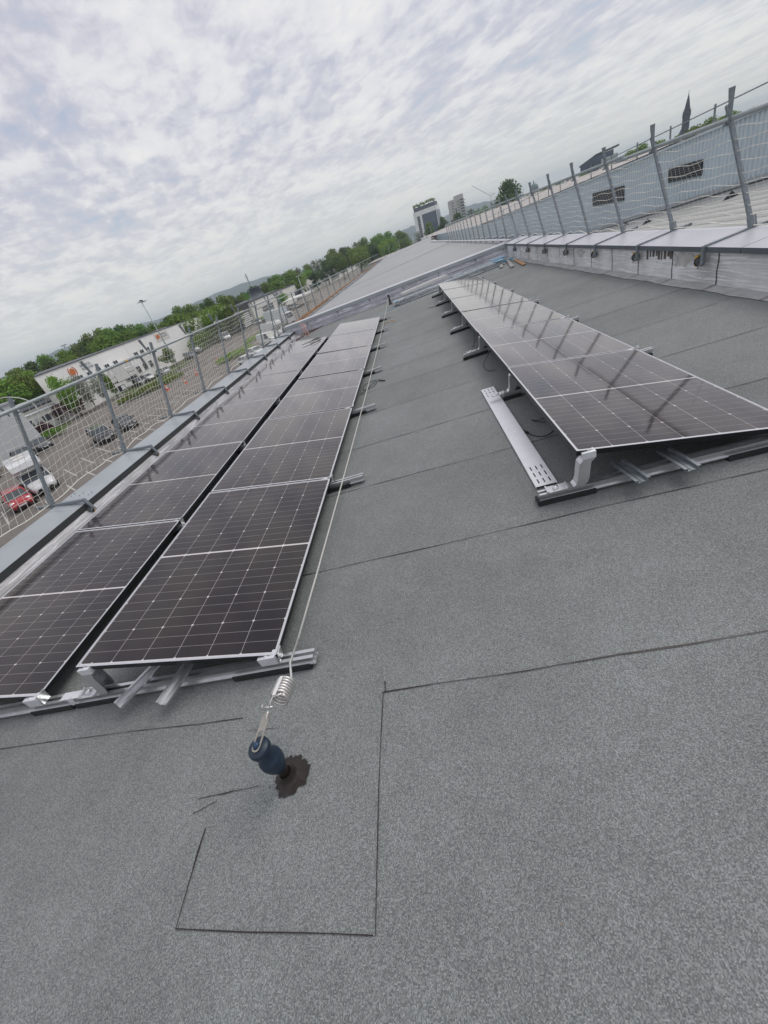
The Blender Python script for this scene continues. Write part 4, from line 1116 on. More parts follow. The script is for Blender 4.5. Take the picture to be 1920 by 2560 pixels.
# around the towers and to the right
for a, d, e, k_, wf, lab in ((3.2, 300, .95, 'b', .7, 'tree standing in front of the blue-glazed tower'), (4.9, 300, 1.0, 'c', .6, 'dark tree at the right foot of the blue-glazed tower'), (1.9, 320, .3, 'e', .8, 'olive tree left of the blue-glazed tower'), (6.6, 300, .85, 'c', 1., 'dark round tree in front of the beige tower block'), (5.5, 310, .35, 'p', 1.4, 'narrow dark tree between the two towers'), (8.3, 300, .75, 'e', .8, 'reddish olive tree right of the beige tower block'), (8.9, 280, .45, 'b', .9, 'low green tree left of the crane'), (9.8, 300, .55, 'a', .9, 'low green tree under the crane')):
    tree_at(k_, a, d, e, lab, None, wf)
tree('c', atten(12.15, 240, GZ), 240 * math.tan(R(2.2)) + 8.6, 19, 'large dark rounded tree standing alone above the right roofs', None, 1.0)
az = 13.0
while az < 40:
    e = 1.0 + .25 * math.sin(az * 1.3) if az > 19 else .35
    if 18.6 < az < 23.4: e = .45
    tree_at(random.choice('abe' if az < 19 else 'aab'), az, random.uniform(210, 260), e - random.uniform(0, .3), 'green tree in the hedge-like row behind the higher profiled hall', 'trees behind the higher profiled hall', random.uniform(.9, 1.2))
    az += random.uniform(.8, 1.4)

# ------------------------------------------------------------------ buildings beyond the car park
FX = -61.0
wh = thing('white_warehouse', 'long low white warehouse with orange logo signs behind the car park', 'building', Matrix.Identity(4))
m = MB(); m.prism([(FX, 60.2), (FX, 149), (FX - 34, 149), (FX - 34, 96)], GZ, .72, 2); m.build('walls', 'white_wall', wh)
m = MB(); m.prism([(FX + .15, 60.0), (FX + .15, 149.2), (FX - 34.2, 149.2), (FX - 34.2, 95.9)], .722, .84, 2); m.build('roof_edge', 'roof_edge', wh)
m = MB()
for y in (70.5, 84.5, 99, 113, 128): m.box((FX - .05, y, GZ), (FX + .01, y + .07, .72))
m.build('facade_joints', 'grey_wall', wh)
def window(parent, x, y0, y1, z0, z1, name='window', frame='white_paint', glass='window_glass', split=2):
    m = MB(); m.box((x + .012, y0, z0), (x + .05, y1, z1)); w = m.build(name, glass, parent)
    m = MB(); t_ = .07
    m.box((x + .015, y0 - t_, z0 - t_), (x + .09, y1 + t_, z0 - .002)); m.box((x + .015, y0 - t_, z1 + .002), (x + .09, y1 + t_, z1 + t_)); m.box((x + .015, y0 - t_, z0), (x + .09, y0 - .002, z1)); m.box((x + .015, y1 + .002, z0), (x + .09, y1 + t_, z1))
    for i in range(1, split): y = y0 + (y1 - y0) * i / split; m.box((x + .052, y - .03, z0 + .001), (x + .08, y + .03, z1 - .001))
    m.build('frame', frame, w)
for y in (68.0, 70.6, 73.2, 75.8, 78.6, 86.0, 88.4, 90.8): window(wh, FX, y, y + 1.3, -2.6, -1.5)
for y in (79.2, 81.6, 84.0, 86.6, 89): window(wh, FX, y, y + 1.3, -5.4, -4.1)
m = MB(); m.box((FX + .01, 74.5, -3.7), (FX + 2.6, 83.5, -3.45)); m.build('entrance_canopy', 'white_paint', wh)
m = MB(); m.box((FX + .01, 75.0, GZ), (FX + .04, 83.0, -3.9)); m.build('entrance', 'window_glass', wh)
m = MB(); m.box((FX + .002, 60.3, GZ), (FX + 1.0, 66.0, -4.6)); m.build('low_annex', 'cream_wall', wh)
m = MB(); m.box((FX + .02, 96.5, -1.35), (FX + .10, 102.6, .45)); m.build('sign_panel', 'cream_wall', wh)
def logo(y, z, s, x):
    """orange disc between two brackets"""
    m = MB(); n_ = 20
    m.prism([(y + .62 * s * math.cos(2 * math.pi * i / n_), z + .62 * s * math.sin(2 * math.pi * i / n_)) for i in range(n_)], x, x + .04, 0)
    for sg in (-1, 1):
        o_ = [(y + sg * s * (1.05 * math.cos(a)), z + s * 1.02 * math.sin(a)) for a in [R(-58 + i * 11.6) for i in range(11)]]
        i_ = [(y + sg * s * (.83 * math.cos(a)), z + s * .98 * math.sin(a)) for a in [R(58 - i * 11.6) for i in range(11)]]
        k_ = len(o_); pts = o_ + i_
        vs = [(x, a, b) for a, b in pts] + [(x + .05, a, b) for a, b in pts]
        m.add(vs, [(i, i + 1, 2 * k_ - 2 - i, 2 * k_ - 1 - i) for i in range(k_ - 1)] + [(2 * k_ + i, 2 * k_ + i + 1, 2 * k_ + 2 * k_ - 2 - i, 2 * k_ + 2 * k_ - 1 - i) for i in range(k_ - 1)] + [(i, (i + 1) % (2 * k_), (i + 1) % (2 * k_) + 2 * k_, i + 2 * k_) for i in range(2 * k_)])
    m.build('logo', 'orange', wh, fix=False)
logo(67.9, -.55, .92, FX + .03)
logo(97.6, -.35, .75, FX + .11)
rotx = Matrix.Rotation(R(90), 4, 'X')
def wall_text(t, y, z, size, x, parent, mat='logo_grey', name='lettering'):
    text_mesh(t, size, .01, name, mat, parent, Matrix.Translation((x, y, z)) @ RZ(R(90)) @ rotx)
wall_text('FINANCES', 71.6, -.22, .62, FX + .04, wh); wall_text('PUBLIQUES', 71.8, -.82, .62, FX + .04, wh)
wall_text('FINANCES', 100.4, -.1, .55, FX + .12, wh); wall_text('PUBLIQUES', 100.4, -.65, .55, FX + .12, wh)

b2 = thing('trade_hall', 'pale trade hall with dark roller doors right of the white warehouse', 'building', Matrix.Identity(4))
X2 = -52.0
m = MB(); m.box((X2 - 30, 141, GZ), (X2, 262, -.55)); m.build('walls', 'cream_wall', b2)
m = MB(); m.box((X2 - 30.2, 140.8, -.548), (X2 + .2, 262.2, -.15)); m.build('roof_edge', 'roof_edge', b2)
m = MB(); m.box((X2 - 8, 130, GZ), (X2 - .6, 140.7, -.3)); m.box((X2 - .6, 131.5, -4.4), (X2 - .52, 139.5, -3.4), 1)
for i in range(7): m.box((X2 - .58, 131, -6.4 + i * .55), (X2 - .46, 140, -6.1 + i * .55), 2)
m.build('dark_link', ['dark_panel', 'window_glass', 'white_paint'], b2)
for y0, y1 in ((151, 164.5), (201, 216)):
    m = MB(); m.box((X2 + .01, y0, GZ), (X2 + .06, y1, -3.0)); d_ = m.build('roller_door', 'roller_door', b2)
    m = MB()
    for z in (-6, -5, -4): m.box((X2 + .062, y0, z), (X2 + .09, y1, z + .10))
    m.build('door_ribs', 'grey_wall', d_)
window(b2, X2, 222, 226, -5.8, -4.4); window(b2, X2, 229, 233, -5.8, -4.4); window(b2, X2, 236, 252, -6, -3.6, split=5)
wall_text('TWORELL BEST', 176, -1.75, 2.0, X2 + .05, b2, 'letter_blue'); wall_text('Stock', 219, -2.0, 1.1, X2 + .05, b2, 'logo_grey')
m = MB(); m.lathe([(3.2, -.14), (2.4, 3.0), (3.0, 3.05), (3.0, 3.3)], 4, 0, T(X2 - 8, 174, 0)); m.build('roof_hood', 'galv', b2)
m = MB(); m.box((X2 - 9, 205, .4), (X2 - 5, 212, 2.2)); m.box((X2 - 9, 205, -.14), (X2 - 5, 205.4, .398)); m.box((X2 - 9, 211.6, -.14), (X2 - 5, 212, .398)); m.build('roof_unit', 'white_paint', b2)
b3 = thing('shutter_hall', 'farther white-edged hall with grey glazed grid front beside the metal roof', 'building', Matrix.Identity(4))
X3 = -46.0
m = MB(); m.box((X3 - 30, 268, GZ), (X3, 520, -.9)); m.build('walls', 'cream_wall', b3)
m = MB(); m.box((X3 - 30, 267.5, -.898), (X3 + 1.5, 520, -.2)); m.build('roof_edge', 'white_paint', b3)
window(b3, X3, 276, 308, -6.2, -2.0, 'glazed_front', 'white_paint', 'window_glass', 9)

# grey shed at the left edge
sh = thing('grey_shed', 'windowless grey shed wall at the left edge beside the black parked cars', 'building', Matrix.Identity(4))
A_ = Vector((-53.4, 47.2)); dirw = Vector((-1, -.62)).normalized()
m = MB(); SXa = [(-53.4, 47.2), (-51.9, 30), (-75, 22), (-78, 44)]
SXa = [(-53.0, 47.0), (-56.2, 27.0), (-84, 30), (-84, 47.0)]
m.prism(SXa, GZ, -.95, 2); m.build('walls', 'grey_wall', sh)
m = MB(); m.prism([(-52.8, 47.2), (-56.0, 26.8), (-84.2, 29.8), (-84.2, 47.2)], -.948, -.72, 2); m.build('roof_edge', 'coping_grey', sh)
m = MB(); m.prism([(-53.9, 41.0), (-54.3, 39.0), (-54.23, 39.0), (-53.83, 41.0)], GZ + 1.5, GZ + 4.5, 2); m.build('service_hatch', 'cream_wall', sh)

pc = thing('site_cabin', 'white site cabin with two dark windows beside the grey shed', 'cabin', Matrix.Translation((-63.6, 58.2, GZ)) @ RZ(R(60)))
m = MB(); m.box((-3.6, -1.3, .25), (3.6, 1.3, 2.9)); m.build('cabin_body', 'white_paint', pc)
m = MB(); m.box((-3.7, -1.4, 2.902), (3.7, 1.4, 3.05)); m.box((-3.5, -1.2, 0), (3.5, 1.2, .248)); m.build('base_and_roof', 'grey_wall', pc)
for x in (.2, 2.0):
    m = MB(); m.box((x, -1.34, 1.3), (x + 1.1, -1.303, 2.3)); w = m.build('window', 'window_glass', pc)
m = MB(); m.box((-2.4, -1.34, 1.3), (-1.3, -1.303, 2.3)); m.build('window', 'window_glass', pc)
m = MB(); m.box((-.9, -1.33, .3), (-.1, -1.302, 2.35)); m.build('door', 'grey_wall', pc)
pc2 = thing('low_white_building', 'low pale flat-roofed building behind the site cabin', 'building', Matrix.Translation((-76, 63.5, GZ)) @ RZ(R(52)))
m = MB(); m.box((-12, -3, 0), (14, 5, 3.0)); m.build('walls', 'cream_wall', pc2)
m = MB(); m.box((-12.2, -3.2, 3.002), (14.2, 5.2, 3.3)); m.build('roof_edge', 'roof_edge', pc2)
for i, (x, y) in enumerate(((-93, 73), (-96, 78), (-100, 83), (-88, 72.5), (-103, 88), (-107, 93))):
    m = MB(); m.box((-2.2, -1, 0), (2.2, 1, .25), 1); m.prism([(-2.2, .25), (2.2, .25), (2.1, 1.0), (1.2, 1.1), (.6, 1.9), (-1.9, 1.9), (-2.2, 1.1)], -1, 1, 1, 0)
    tag(m.build('parked_van', ['white_car', 'dark_panel'], None, Matrix.Translation((x, y, GZ)) @ RZ(R(-30))), 'white van in the crowded yard beyond the site cabin', 'van', 'vans in the far yard')
for i, (x, y) in enumerate(((-86, 77), (-98, 92))):
    m = MB(); m.box((-1.2, -1.2, 0), (1.2, 1.2, 3.4 + i * .8)); m.box((-1.3, -1.3, 3.402 + i * .8), (1.3, 1.3, 3.6 + i * .8)); tag(m.build('blue_container', 'sign_blue', None, Matrix.Translation((x, y, GZ))), 'blue upright container in the far yard, %s' % ('nearer the cabin' if i == 0 else 'against the trees'), 'container')

# directory board
bd = thing('directory_board', 'tall white directory board with many blank panels on two legs', 'sign board', Matrix.Translation((-54, 70.2, GZ)) @ RZ(R(64)))
m = MB()
for (x0, z0, x1, z1) in ((-2.6, 4.2, -1.7, 4.9), (-2.6, 3.45, -1.7, 4.15), (-2.6, 2.7, -1.7, 3.4), (-1.6, 2.5, .9, 4.9), (1.0, 4.2, 2.6, 4.9), (1.0, 3.4, 2.6, 4.1), (1.0, 2.6, 1.75, 3.3), (1.85, 2.6, 2.6, 3.3), (-2.6, 1.9, -.2, 2.4), (-1.7, 1.1, -1.0, 1.8), (-.9, 1.2, .5, 1.9)):
    m.box((x0, -.06, z0), (x1, .0, z1))
m.build('panels', 'white_paint', bd)
for x in (-2.4, 2.4):
    m = MB(); m.bar((x, .06, 0), (x, .06, 5.0), .14, .1, 0, (1, 0, 0)); m.build('leg', 'white_paint', bd)

# lamp posts, masts and signs
def lamp(name, label, p, h, kind):
    root = thing(name, label, 'street lamp', Matrix.Translation(p))
    m = MB()
    if kind == 'tall':
        m.tube([(0, 0, 0), (0, 0, h)], .16, 10, 0, .07); m.build('pole', 'tube_steel', root)
        m = MB(); m.box((-.12, -1.0, h - .05), (.12, 1.0, h + .05)); m.box((-.25, -.25, h + .051), (.25, .25, h + .35)); m.build('bracket', 'dark_panel', root)
        for y in (-1.0, 1.0):
            m = MB(); m.box((-.2, y - .3, h - .02), (.5, y + .3, h + .10)); m.build('floodlight', 'headlamp', root)
    else:
        pts = [(0, 0, 0), (0, 0, h * .6)] + [(.0 - 1.8 * math.sin(a) ** 2, -2.6 * (1 - math.cos(a)), h * .6 + h * .38 * math.sin(a)) for a in [R(15 * i) for i in range(1, 7)]]
        m.tube(pts, .09, 8, 0, .05); m.build('pole', 'white_paint', root)
        m = MB(); e = pts[-1]; m.box((e[0] - .1, e[1] - .7, e[2] - .08), (e[0] + .1, e[1], e[2] + .05)); m.build('lamp_head', 'headlamp', root)
    return root
lamp('floodlight_mast', 'tall floodlight mast with twin heads in front of the white warehouse', (-48.6, 79.1, GZ), 13.1, 'tall')
lamp('street_lamp', 'thin pale street lamp with curved arm at the left edge', atten(-46.9, 85, GZ), 6.8, 'curved')
lamp('street_lamp', 'slim street lamp over the trade hall forecourt', atten(-13.6, 110, GZ), 8.8, 'tall')
# no-parking disc on a post
sg = thing('no_parking_sign', 'round blue no-parking sign with red ring in front of the grey shed', 'road sign', Matrix.Translation((-50.9, 37.6, GZ)))
m = MB(); m.tube([(0, 0, 0), (0, 0, 2.6)], .035, 8); m.build('post', 'galv', sg)
fx = RZ(R(140)) @ Matrix.Rotation(R(90), 4, 'X')
def disc(r, d, z, mt, nm, parent, dep=.02, off=.03):
    m = MB(); F = T(0, 0, z) @ RZ(R(128)) @ Matrix.Rotation(R(90), 4, 'X') @ T(0, 0, -off - d)
    m.lathe([(0, -dep), (r, -dep), (r, 0), (0, 0)], 28, 0, F); return m.build(nm, mt, parent)
disc(.33, .0, 2.35, 'sign_red', 'red_ring', sg); disc(.25, .022, 2.35, 'sign_blue', 'blue_disc', sg)
m = MB(); F = T(0, 0, 2.35) @ RZ(R(128)) @ Matrix.Rotation(R(90), 4, 'X') @ T(0, 0, -.09); m.bar(F @ Vector((-.19, .19, 0)), F @ Vector((.19, -.19, 0)), .07, .01); m.build('slash', 'sign_red', sg)
m = MB(); m.box((-.22, -.02, 1.75), (.22, .02, 1.95), 0, RZ(R(38))); m.build('sub_plate', 'white_paint', sg)
sg = thing('arrow_sign', 'round blue sign with white arrow at the tip of the hedge', 'road sign', Matrix.Translation((-43.4, 63.2, GZ)))
m = MB(); m.tube([(0, 0, 0), (0, 0, 1.0)], .05, 8); m.build('post', 'white_paint', sg)
disc(.52, .0, 1.3, 'sign_blue', 'disc', sg)
m = MB(); F = T(0, 0, 1.3) @ RZ(R(128)) @ Matrix.Rotation(R(90), 4, 'X') @ T(0, 0, -.07); m.bar(F @ Vector((.2, .2, 0)), F @ Vector((-.2, -.2, 0)), .09, .01); m.bar(F @ Vector((-.26, -.20, 0)), F @ Vector((.02, -.20, 0)), .09, .01, 0, (0, 0, 1)); m.bar(F @ Vector((-.20, -.26, 0)), F @ Vector((-.20, .02, 0)), .09, .01); m.build('arrow', 'white_paint', sg)
# cones and barriers
for i, (x, y) in enumerate(((-41.6, 61.2), (-39.9, 59.0), (-37.2, 60.2), (-38.4, 66.5), (-37.0, 73), (-38, 79))):
    m = MB(); m.box((-.25, -.25, 0), (.25, .25, .05), 0); m.lathe([(.18, .05), (.12, .35)], 12, 0); m.lathe([(.12, .35), (.09, .52)], 12, 1); m.lathe([(.09, .52), (.03, .85), (0, .85)], 12, 0)
    tag(m.build('traffic_cone', ['cone_orange', 'white_paint'], None, Matrix.Translation((x, y, GZ)) @ Matrix.Diagonal((1.3, 1.3, 1.2, 1))), 'orange and white traffic cone on the road beside the oval hedge', 'traffic cone', 'traffic cones on the road')
# hedges
def hedge(label, poly_c, rx, ry, h, rot, n, mat='leaf_mid', leaf=.35, name='hedge', kerb=True, extra=None):
    root = thing(name, label, 'hedge' if name == 'hedge' else 'shrub', Matrix.Translation((*poly_c, GZ)) @ RZ(R(rot)))
    rnd = random.Random(n); m = MB()
    for _ in range(n):
        a = rnd.uniform(0, 6.28); q = rnd.random() ** .5
        x, y = rx * q * math.cos(a), ry * q * math.sin(a)
        top = h * (1 - .25 * q ** 4) * (1 + .15 * math.sin(x * 2.1 + y * 3))
        z = top * (rnd.random() ** .35)
        nrm = Vector((rnd.gauss(0, .8), rnd.gauss(0, .8), 1)).normalized(); u = nrm.orthogonal().normalized(); v = nrm.cross(u); k_ = leaf * rnd.uniform(.5, 1.2); p = Vector((x, y, z))
        m.add([p - u * k_ * .5, p + v * k_ * .4, p + u * k_ * .5, p - v * k_ * .4], [(0, 1, 2, 3)])
    m.build('foliage', mat, root, None, False)
    if kerb:
        m = MB(); k_ = 28
        o_ = [((rx + .5) * math.cos(2 * math.pi * i / k_), (ry + .5) * math.sin(2 * math.pi * i / k_)) for i in range(k_)]
        i_ = [((rx + .2) * math.cos(2 * math.pi * i / k_), (ry + .2) * math.sin(2 * math.pi * i / k_)) for i in range(k_)]
        for i in range(k_):
            j = (i + 1) % k_; m.add([(*o_[i], .12), (*o_[j], .12), (*i_[j], .14), (*i_[i], .14), (*o_[i], 0.0), (*o_[j], 0.0)], [(0, 1, 2, 3), (4, 5, 1, 0)])
        m.build('kerb', 'kerb_stone', root)
hedge('large oval bed of green hedge with kerb behind the directory board', (-46.2, 64.6), 6.6, 2.6, 1.0, 62, 2600)
hedge('oval hedge island with pale kerb in the middle of the car park', (-33.2, 73.5), 5.4, 2.7, .9, 78, 2200, 'leaf_bright')
hedge('narrow hedge island farther along by the parked white vans', (-35.6, 97), 12, 1.6, .8, 88, 1600, 'leaf_bright')
hedge('reddish shrub at the corner behind the grey shed', (-56.0, 50.5), 1.6, 1.3, 2.1, 0, 700, 'leaf_red', .35, 'shrub', False)
hedge('large brown-red shrub beside the site cabin', (-60.5, 61.0), 3.0, 2.2, 3.0, 20, 1200, 'leaf_red', .4, 'shrub', False)
hedge('green low shrub at the foot of the grey shed corner', (-54.5, 49.0), 2.6, 1.2, 1.1, 30, 800, 'leaf_mid', .3, 'shrub', False)
hedge('clipped hedge along the front of the white warehouse', (-58.6, 118), 14, 1.4, 3.6, 90, 3200, 'leaf_mid', .5, 'hedge', False)
hedge('low hedge beside the trade hall', (-50.4, 142), 5, 1.0, 1.4, 90, 500, 'leaf_bright', .4, 'hedge', False)
# single trees before the warehouse
tree('near', (-58.2, 60.6, GZ), 7.4, 4.6, 'fresh green round tree in front of the left end of the white warehouse')
tree('blos', (-57.5, 63.6, GZ), 6.3, 4.4, 'white-blossoming tree beside the round green tree')
tree('blos', (-57.0, 66.3, GZ), 4.8, 3.4, 'smaller blossoming tree close to the warehouse entrance')
tree('near', (-57.0, 69.2, GZ), 4.9, 3.2, 'small green tree directly left of the directory board')
tree('a', (-57.0, 91.0, GZ), 4.4, 5.0, 'dark green tree behind the white estate car')
tree('near', (-57.0, 126, GZ), 6.0, 9, 'wide fresh green tree beside the white van by the warehouse')
tree('near', (-50.0, 172, GZ), 5.5, 6, 'young green tree between the roller doors of the trade hall')
tree('p', (-46, 226, GZ), 9.5, 22, 'pointed dark conifer in front of the trade hall', None, 1, 'conifer')

# ------------------------------------------------------------------ vehicles
def wheel(parent, x, y, r, w):
    m = MB(); F = T(x, y, r) @ Matrix.Rotation(R(90), 4, 'X')
    m.lathe([(r * .6, -w / 2), (r * .93, -w / 2), (r, -w * .35), (r, w * .35), (r * .93, w / 2), (r * .6, w / 2)], 20, 0, F); wh_ = m.build('wheel', 'rubber', parent)
    m = MB(); m.lathe([(0, -w * .42), (r * .6, -w * .46), (r * .6, w * .46), (0, w * .42)], 14, 0, F); m.build('rim', 'galv', wh_)
def car(name, label, cat, p, heading, style, paint, group=None):
    root = thing(name, label, cat, Matrix.Translation((p[0], p[1], GZ)) @ RZ(R(heading)), group)
    S = {'hatch': dict(L=3.7, W=1.66, hood=(1.0, .92), belt=.95, roof=1.47, ws=(.95, .35), rr=(-1.45, -1.75), low=.22),
         'suv': dict(L=4.5, W=1.84, hood=(1.0, 1.0), belt=1.05, roof=1.66, ws=(.95, .30), rr=(-1.85, -2.15), low=.28),
         'sedan': dict(L=4.6, W=1.82, hood=(1.0, .90), belt=.95, roof=1.43, ws=(.95, .20), rr=(-1.2, -1.85), low=.22),
         'estate': dict(L=4.5, W=1.80, hood=(1.0, .92), belt=.97, roof=1.48, ws=(.95, .30), rr=(-1.95, -2.15), low=.22),
         'van': dict(L=5.2, W=1.95, hood=(1.0, 1.15), belt=1.25, roof=2.15, ws=(1.75, 1.05), rr=(-2.5, -2.55), low=.30),
         'camper': dict(L=5.9, W=2.05, hood=(1.0, 1.12), belt=1.22, roof=1.95, ws=(1.95, 1.25), rr=(.4, .3), low=.30)}[style]
    Lh = S['L'] / 2; W = S['W'] / 2; zb = S['belt']; hz_ = S['hood'][1]; wf, wr = Lh * .62, -Lh * .60; r = .31 if style in ('hatch', 'sedan', 'estate') else .35
    lo_ = S['low']
    # body shell: rounded sections along the length
    st = [(-Lh, .55, .42, zb * .80), (-Lh + .10, .90, lo_ + .04, zb * .96), (-Lh * .75, .98, lo_, zb), (0, 1., lo_, zb), (S['ws'][0], 1., lo_, zb * .99), (Lh * .70, .97, lo_, hz_ * .94), (Lh - .14, .86, lo_ + .04, hz_ * .80), (Lh, .62, lo_ + .14, hz_ * .60)]
    vs = []; n_ = 12
    for x, wf_, z0, z1 in st:
        for j in range(n_):
            a = 2 * math.pi * j / n_ + math.pi / n_; ca_, sa_ = math.cos(a), math.sin(a)
            ex = lambda q, e: math.copysign(abs(q) ** e, q)
            vs.append((x, W * wf_ * ex(ca_, .42), (z0 + z1) / 2 + (z1 - z0) / 2 * ex(sa_, .42)))
    k_ = len(st); m = MB()
    m.add(vs, [(i * n_ + j, i * n_ + (j + 1) % n_, (i + 1) * n_ + (j + 1) % n_, (i + 1) * n_ + j) for i in range(k_ - 1) for j in range(n_)] + [tuple(range(n_)), tuple(range((k_ - 1) * n_, k_ * n_))], 0, True)
    m.build('body', paint, root)
    x1, x0 = S['ws']; xa, xb = S['rr']; zr = S['roof']; wt_ = W * (.76 if style not in ('van', 'camper') else .88); wb = W * .95
    bot = [(xb, -wb), (x1, -wb), (x1, wb), (xb, wb)]; top_ = [(xa, -wt_), (x0, -wt_), (x0, wt_), (xa, wt_)]
    m = MB(); zt_ = zr - .05; vs = [(a, b, zb * .97) for a, b in bot] + [(a, b, zt_) for a, b in top_]
    m.add(vs, [(0, 1, 5, 4), (1, 2, 6, 5), (2, 3, 7, 6), (3, 0, 4, 7), (4, 5, 6, 7)]); m.build('glazing', 'car_glass', root)
    m = MB(); m.add([(xa - .04, -wt_ - .02, zt_), (x0 + .05, -wt_ - .02, zt_ - .02), (x0 + .05, wt_ + .02, zt_ - .02), (xa - .04, wt_ + .02, zt_), (xa + .1, -wt_ + .1, zr), (x0 - .12, -wt_ + .1, zr - .005), (x0 - .12, wt_ - .1, zr - .005), (xa + .1, wt_ - .1, zr)], [(3, 2, 1, 0), (4, 5, 6, 7), (0, 1, 5, 4), (1, 2, 6, 5), (2, 3, 7, 6), (3, 0, 4, 7)])
    for s in (-1, 1):
        m.bar((x1 + .02, s * wb, zb * .96), (x0 + .03, s * wt_, zt_), .07, .05); m.bar((xb - .01, s * wb, zb * .96), (xa - .02, s * wt_, zt_), .14, .06)
        xm = (x0 + xa) / 2; m.bar((xm, s * (wb + .005), zb * .96), (xm, s * (wt_ + .01), zt_), .09, .03)
        if style == 'van': m.add([(xb + .05, s * (wb + .01), zb * .96), (x0 - .9, s * (wb + .01), zb * .96), (x0 - .9, s * (wt_ + .012), zt_), (xa + .02, s * (wt_ + .012), zt_)], [(0, 1, 2, 3)])
    m.build('roof', paint, root)
    for x in (wf, wr):
        for s in (-1, 1): wheel(root, x, s * (W - .10), r, .20)
    for s in (-1, 1):
        m = MB(); hx = Lh - (.20 if style != 'hatch' else .28); hzz = hz_ * (.70 if style != 'hatch' else .80)
        m.lathe([(0, .06), (.09, .05), (.13, 0), (.13, -.08)], 12, 0, T(hx - .02, s * W * .64, hzz) @ Matrix.Rotation(R(62), 4, 'Y') @ Matrix.Diagonal((1, 1.35, 1, 1))); m.build('headlight', 'headlamp', root)
        m = MB(); m.box((x1 - .25, s * (W + .02) - (.16 if s < 0 else 0), zb + .02), (x1 - .13, s * (W + .02) + (.16 if s > 0 else 0), zb + .16)); m.build('wing_mirror', 'black_plastic' if paint != 'white_car' or style == 'camper' else paint, root)
    m = MB(); m.box((Lh - .03, -W * .50, hz_ * .38), (Lh + .012, W * .50, hz_ * .56)); m.box((Lh - .06, -W * .58, lo_ + .10), (Lh + .002, W * .58, lo_ + .22)); m.build('grille', 'black_plastic', root)
    m = MB(); m.box((Lh + .002, -.26, lo_ + .20), (Lh + .026, .26, lo_ + .31)); m.build('number_plate', 'white_paint', root)
    if style == 'camper':
        m = MB()
        m.prism([(-Lh, .55), (.35, .55), (.45, 1.6), (1.35, 2.05), (1.9, 2.35), (1.75, 2.75), (1.2, 2.98), (-Lh + .1, 2.98), (-Lh, 2.8)], -1.08, 1.08, 1); m.build('living_body', 'white_car', root)
        m = MB(); m.box((.0, -.35, 2.982), (.7, .35, 3.08)); m.box((-1.6, -.4, 2.982), (-.9, .4, 3.08)); m.build('roof_hatch', 'cream_wall', root)
    return root
H = -38
car('red_hatchback', 'small red hatchback facing the roof in the angled parking bays', 'car', (-33.4, 24.0), H, 'hatch', 'red_paint')
car('camper_van', 'white camper with overcab bunk parked next to the red hatchback', 'camper van', (-34.3, 27.1), H, 'camper', 'white_car')
car('dark_suv', 'dark SUV in the bays, left of the black saloon', 'car', (-36.0, 38.0), H, 'suv', 'dark_car')
car('dark_saloon', 'black saloon in the bays behind a netting post, right of the dark SUV', 'car', (-35.2, 41.2), H, 'sedan', 'dark_car')
car('black_car', 'black car by the grey shed wall, nearer one of the pair', 'car', (-49.6, 40.2), -30, 'sedan', 'dark_car')
car('grey_car', 'charcoal car by the grey shed wall, farther one of the pair', 'car', (-50.4, 43.6), -30, 'sedan', 'grey_car')
car('cream_suv', 'cream SUV at the left edge beside the grey shed', 'car', (-50.2, 34.9), -15, 'suv', 'cream_car')
car('black_car', 'dark car cut by the left edge in front of the cream SUV', 'car', (-48.5, 31.3), -15, 'sedan', 'dark_car')
car('white_estate', 'white estate car parked by the warehouse right of the directory board', 'car', (-54.6, 82.2), 150, 'estate', 'white_car')
car('white_car', 'white hatchback parked in front of the white estate car', 'car', (-57.0, 80.0), -25, 'hatch', 'white_car')
car('grey_car', 'grey-green car parked left of the white hatchback by the warehouse', 'car', (-57.6, 77.4), -25, 'hatch', 'grey_car')
car('white_van', 'white van standing by the wide green tree along the warehouse', 'van', (-53.4, 116), -50, 'van', 'white_car')
car('black_car', 'dark car parked behind the warehouse trees next to a dark van', 'car', (-57, 104), -40, 'suv', 'dark_car')
car('black_car', 'dark van-like car right of the floodlight mast', 'car', (-55, 96.5), -40, 'suv', 'grey_car')
car('white_car', 'white car by the slatted link of the trade hall', 'car', (-51.5, 137.5), 160, 'suv', 'white_car')
car('white_car', 'white car before the first roller door of the trade hall', 'car', (-47, 163), 160, 'hatch', 'white_car')
car('white_car', 'white car in the bays close under the far end of the left parapet', 'car', (-26.5, 66.5), H, 'sedan', 'white_car')
car('white_van', 'white van in the bays beyond the first white car under the parapet', 'van', (-26.8, 75.5), H, 'van', 'white_car')
car('camper_van', 'white camper in the bays nearest the box lorry', 'camper van', (-27.8, 83.5), H, 'camper', 'white_car')
car('white_car', 'white car partly hidden behind the left coping before the corner', 'car', (-25.5, 60.0), H, 'sedan', 'white_car')
lr = thing('box_lorry', 'pale grey-blue box lorry parked beyond the white vans', 'lorry', Matrix.Translation((-31.5, 103, GZ)) @ RZ(R(H)))
m = MB(); m.box((-5.5, -1.25, 1.1), (1.6, 1.25, 3.9)); m.build('cargo_box', 'facade_blue', lr)
m = MB(); m.prism([(1.7, .5), (3.6, .5), (3.65, 1.4), (3.2, 2.6), (1.7, 2.8)], -1.15, 1.15, 1); m.build('cab', 'white_car', lr)
m = MB(); m.add([(3.655, -1.0, 1.45), (3.655, 1.0, 1.45), (3.25, 1.0, 2.5), (3.25, -1.0, 2.5)], [(0, 1, 2, 3)]); m.build('windscreen', 'car_glass', lr)
m = MB(); m.box((-5.4, -1.0, .7), (1.7, 1.0, 1.098)); m.build('chassis', 'black_plastic', lr)
for x in (2.6, -3.6):
    for s in (-1, 1): wheel(lr, x, s * 1.0, .48, .3)
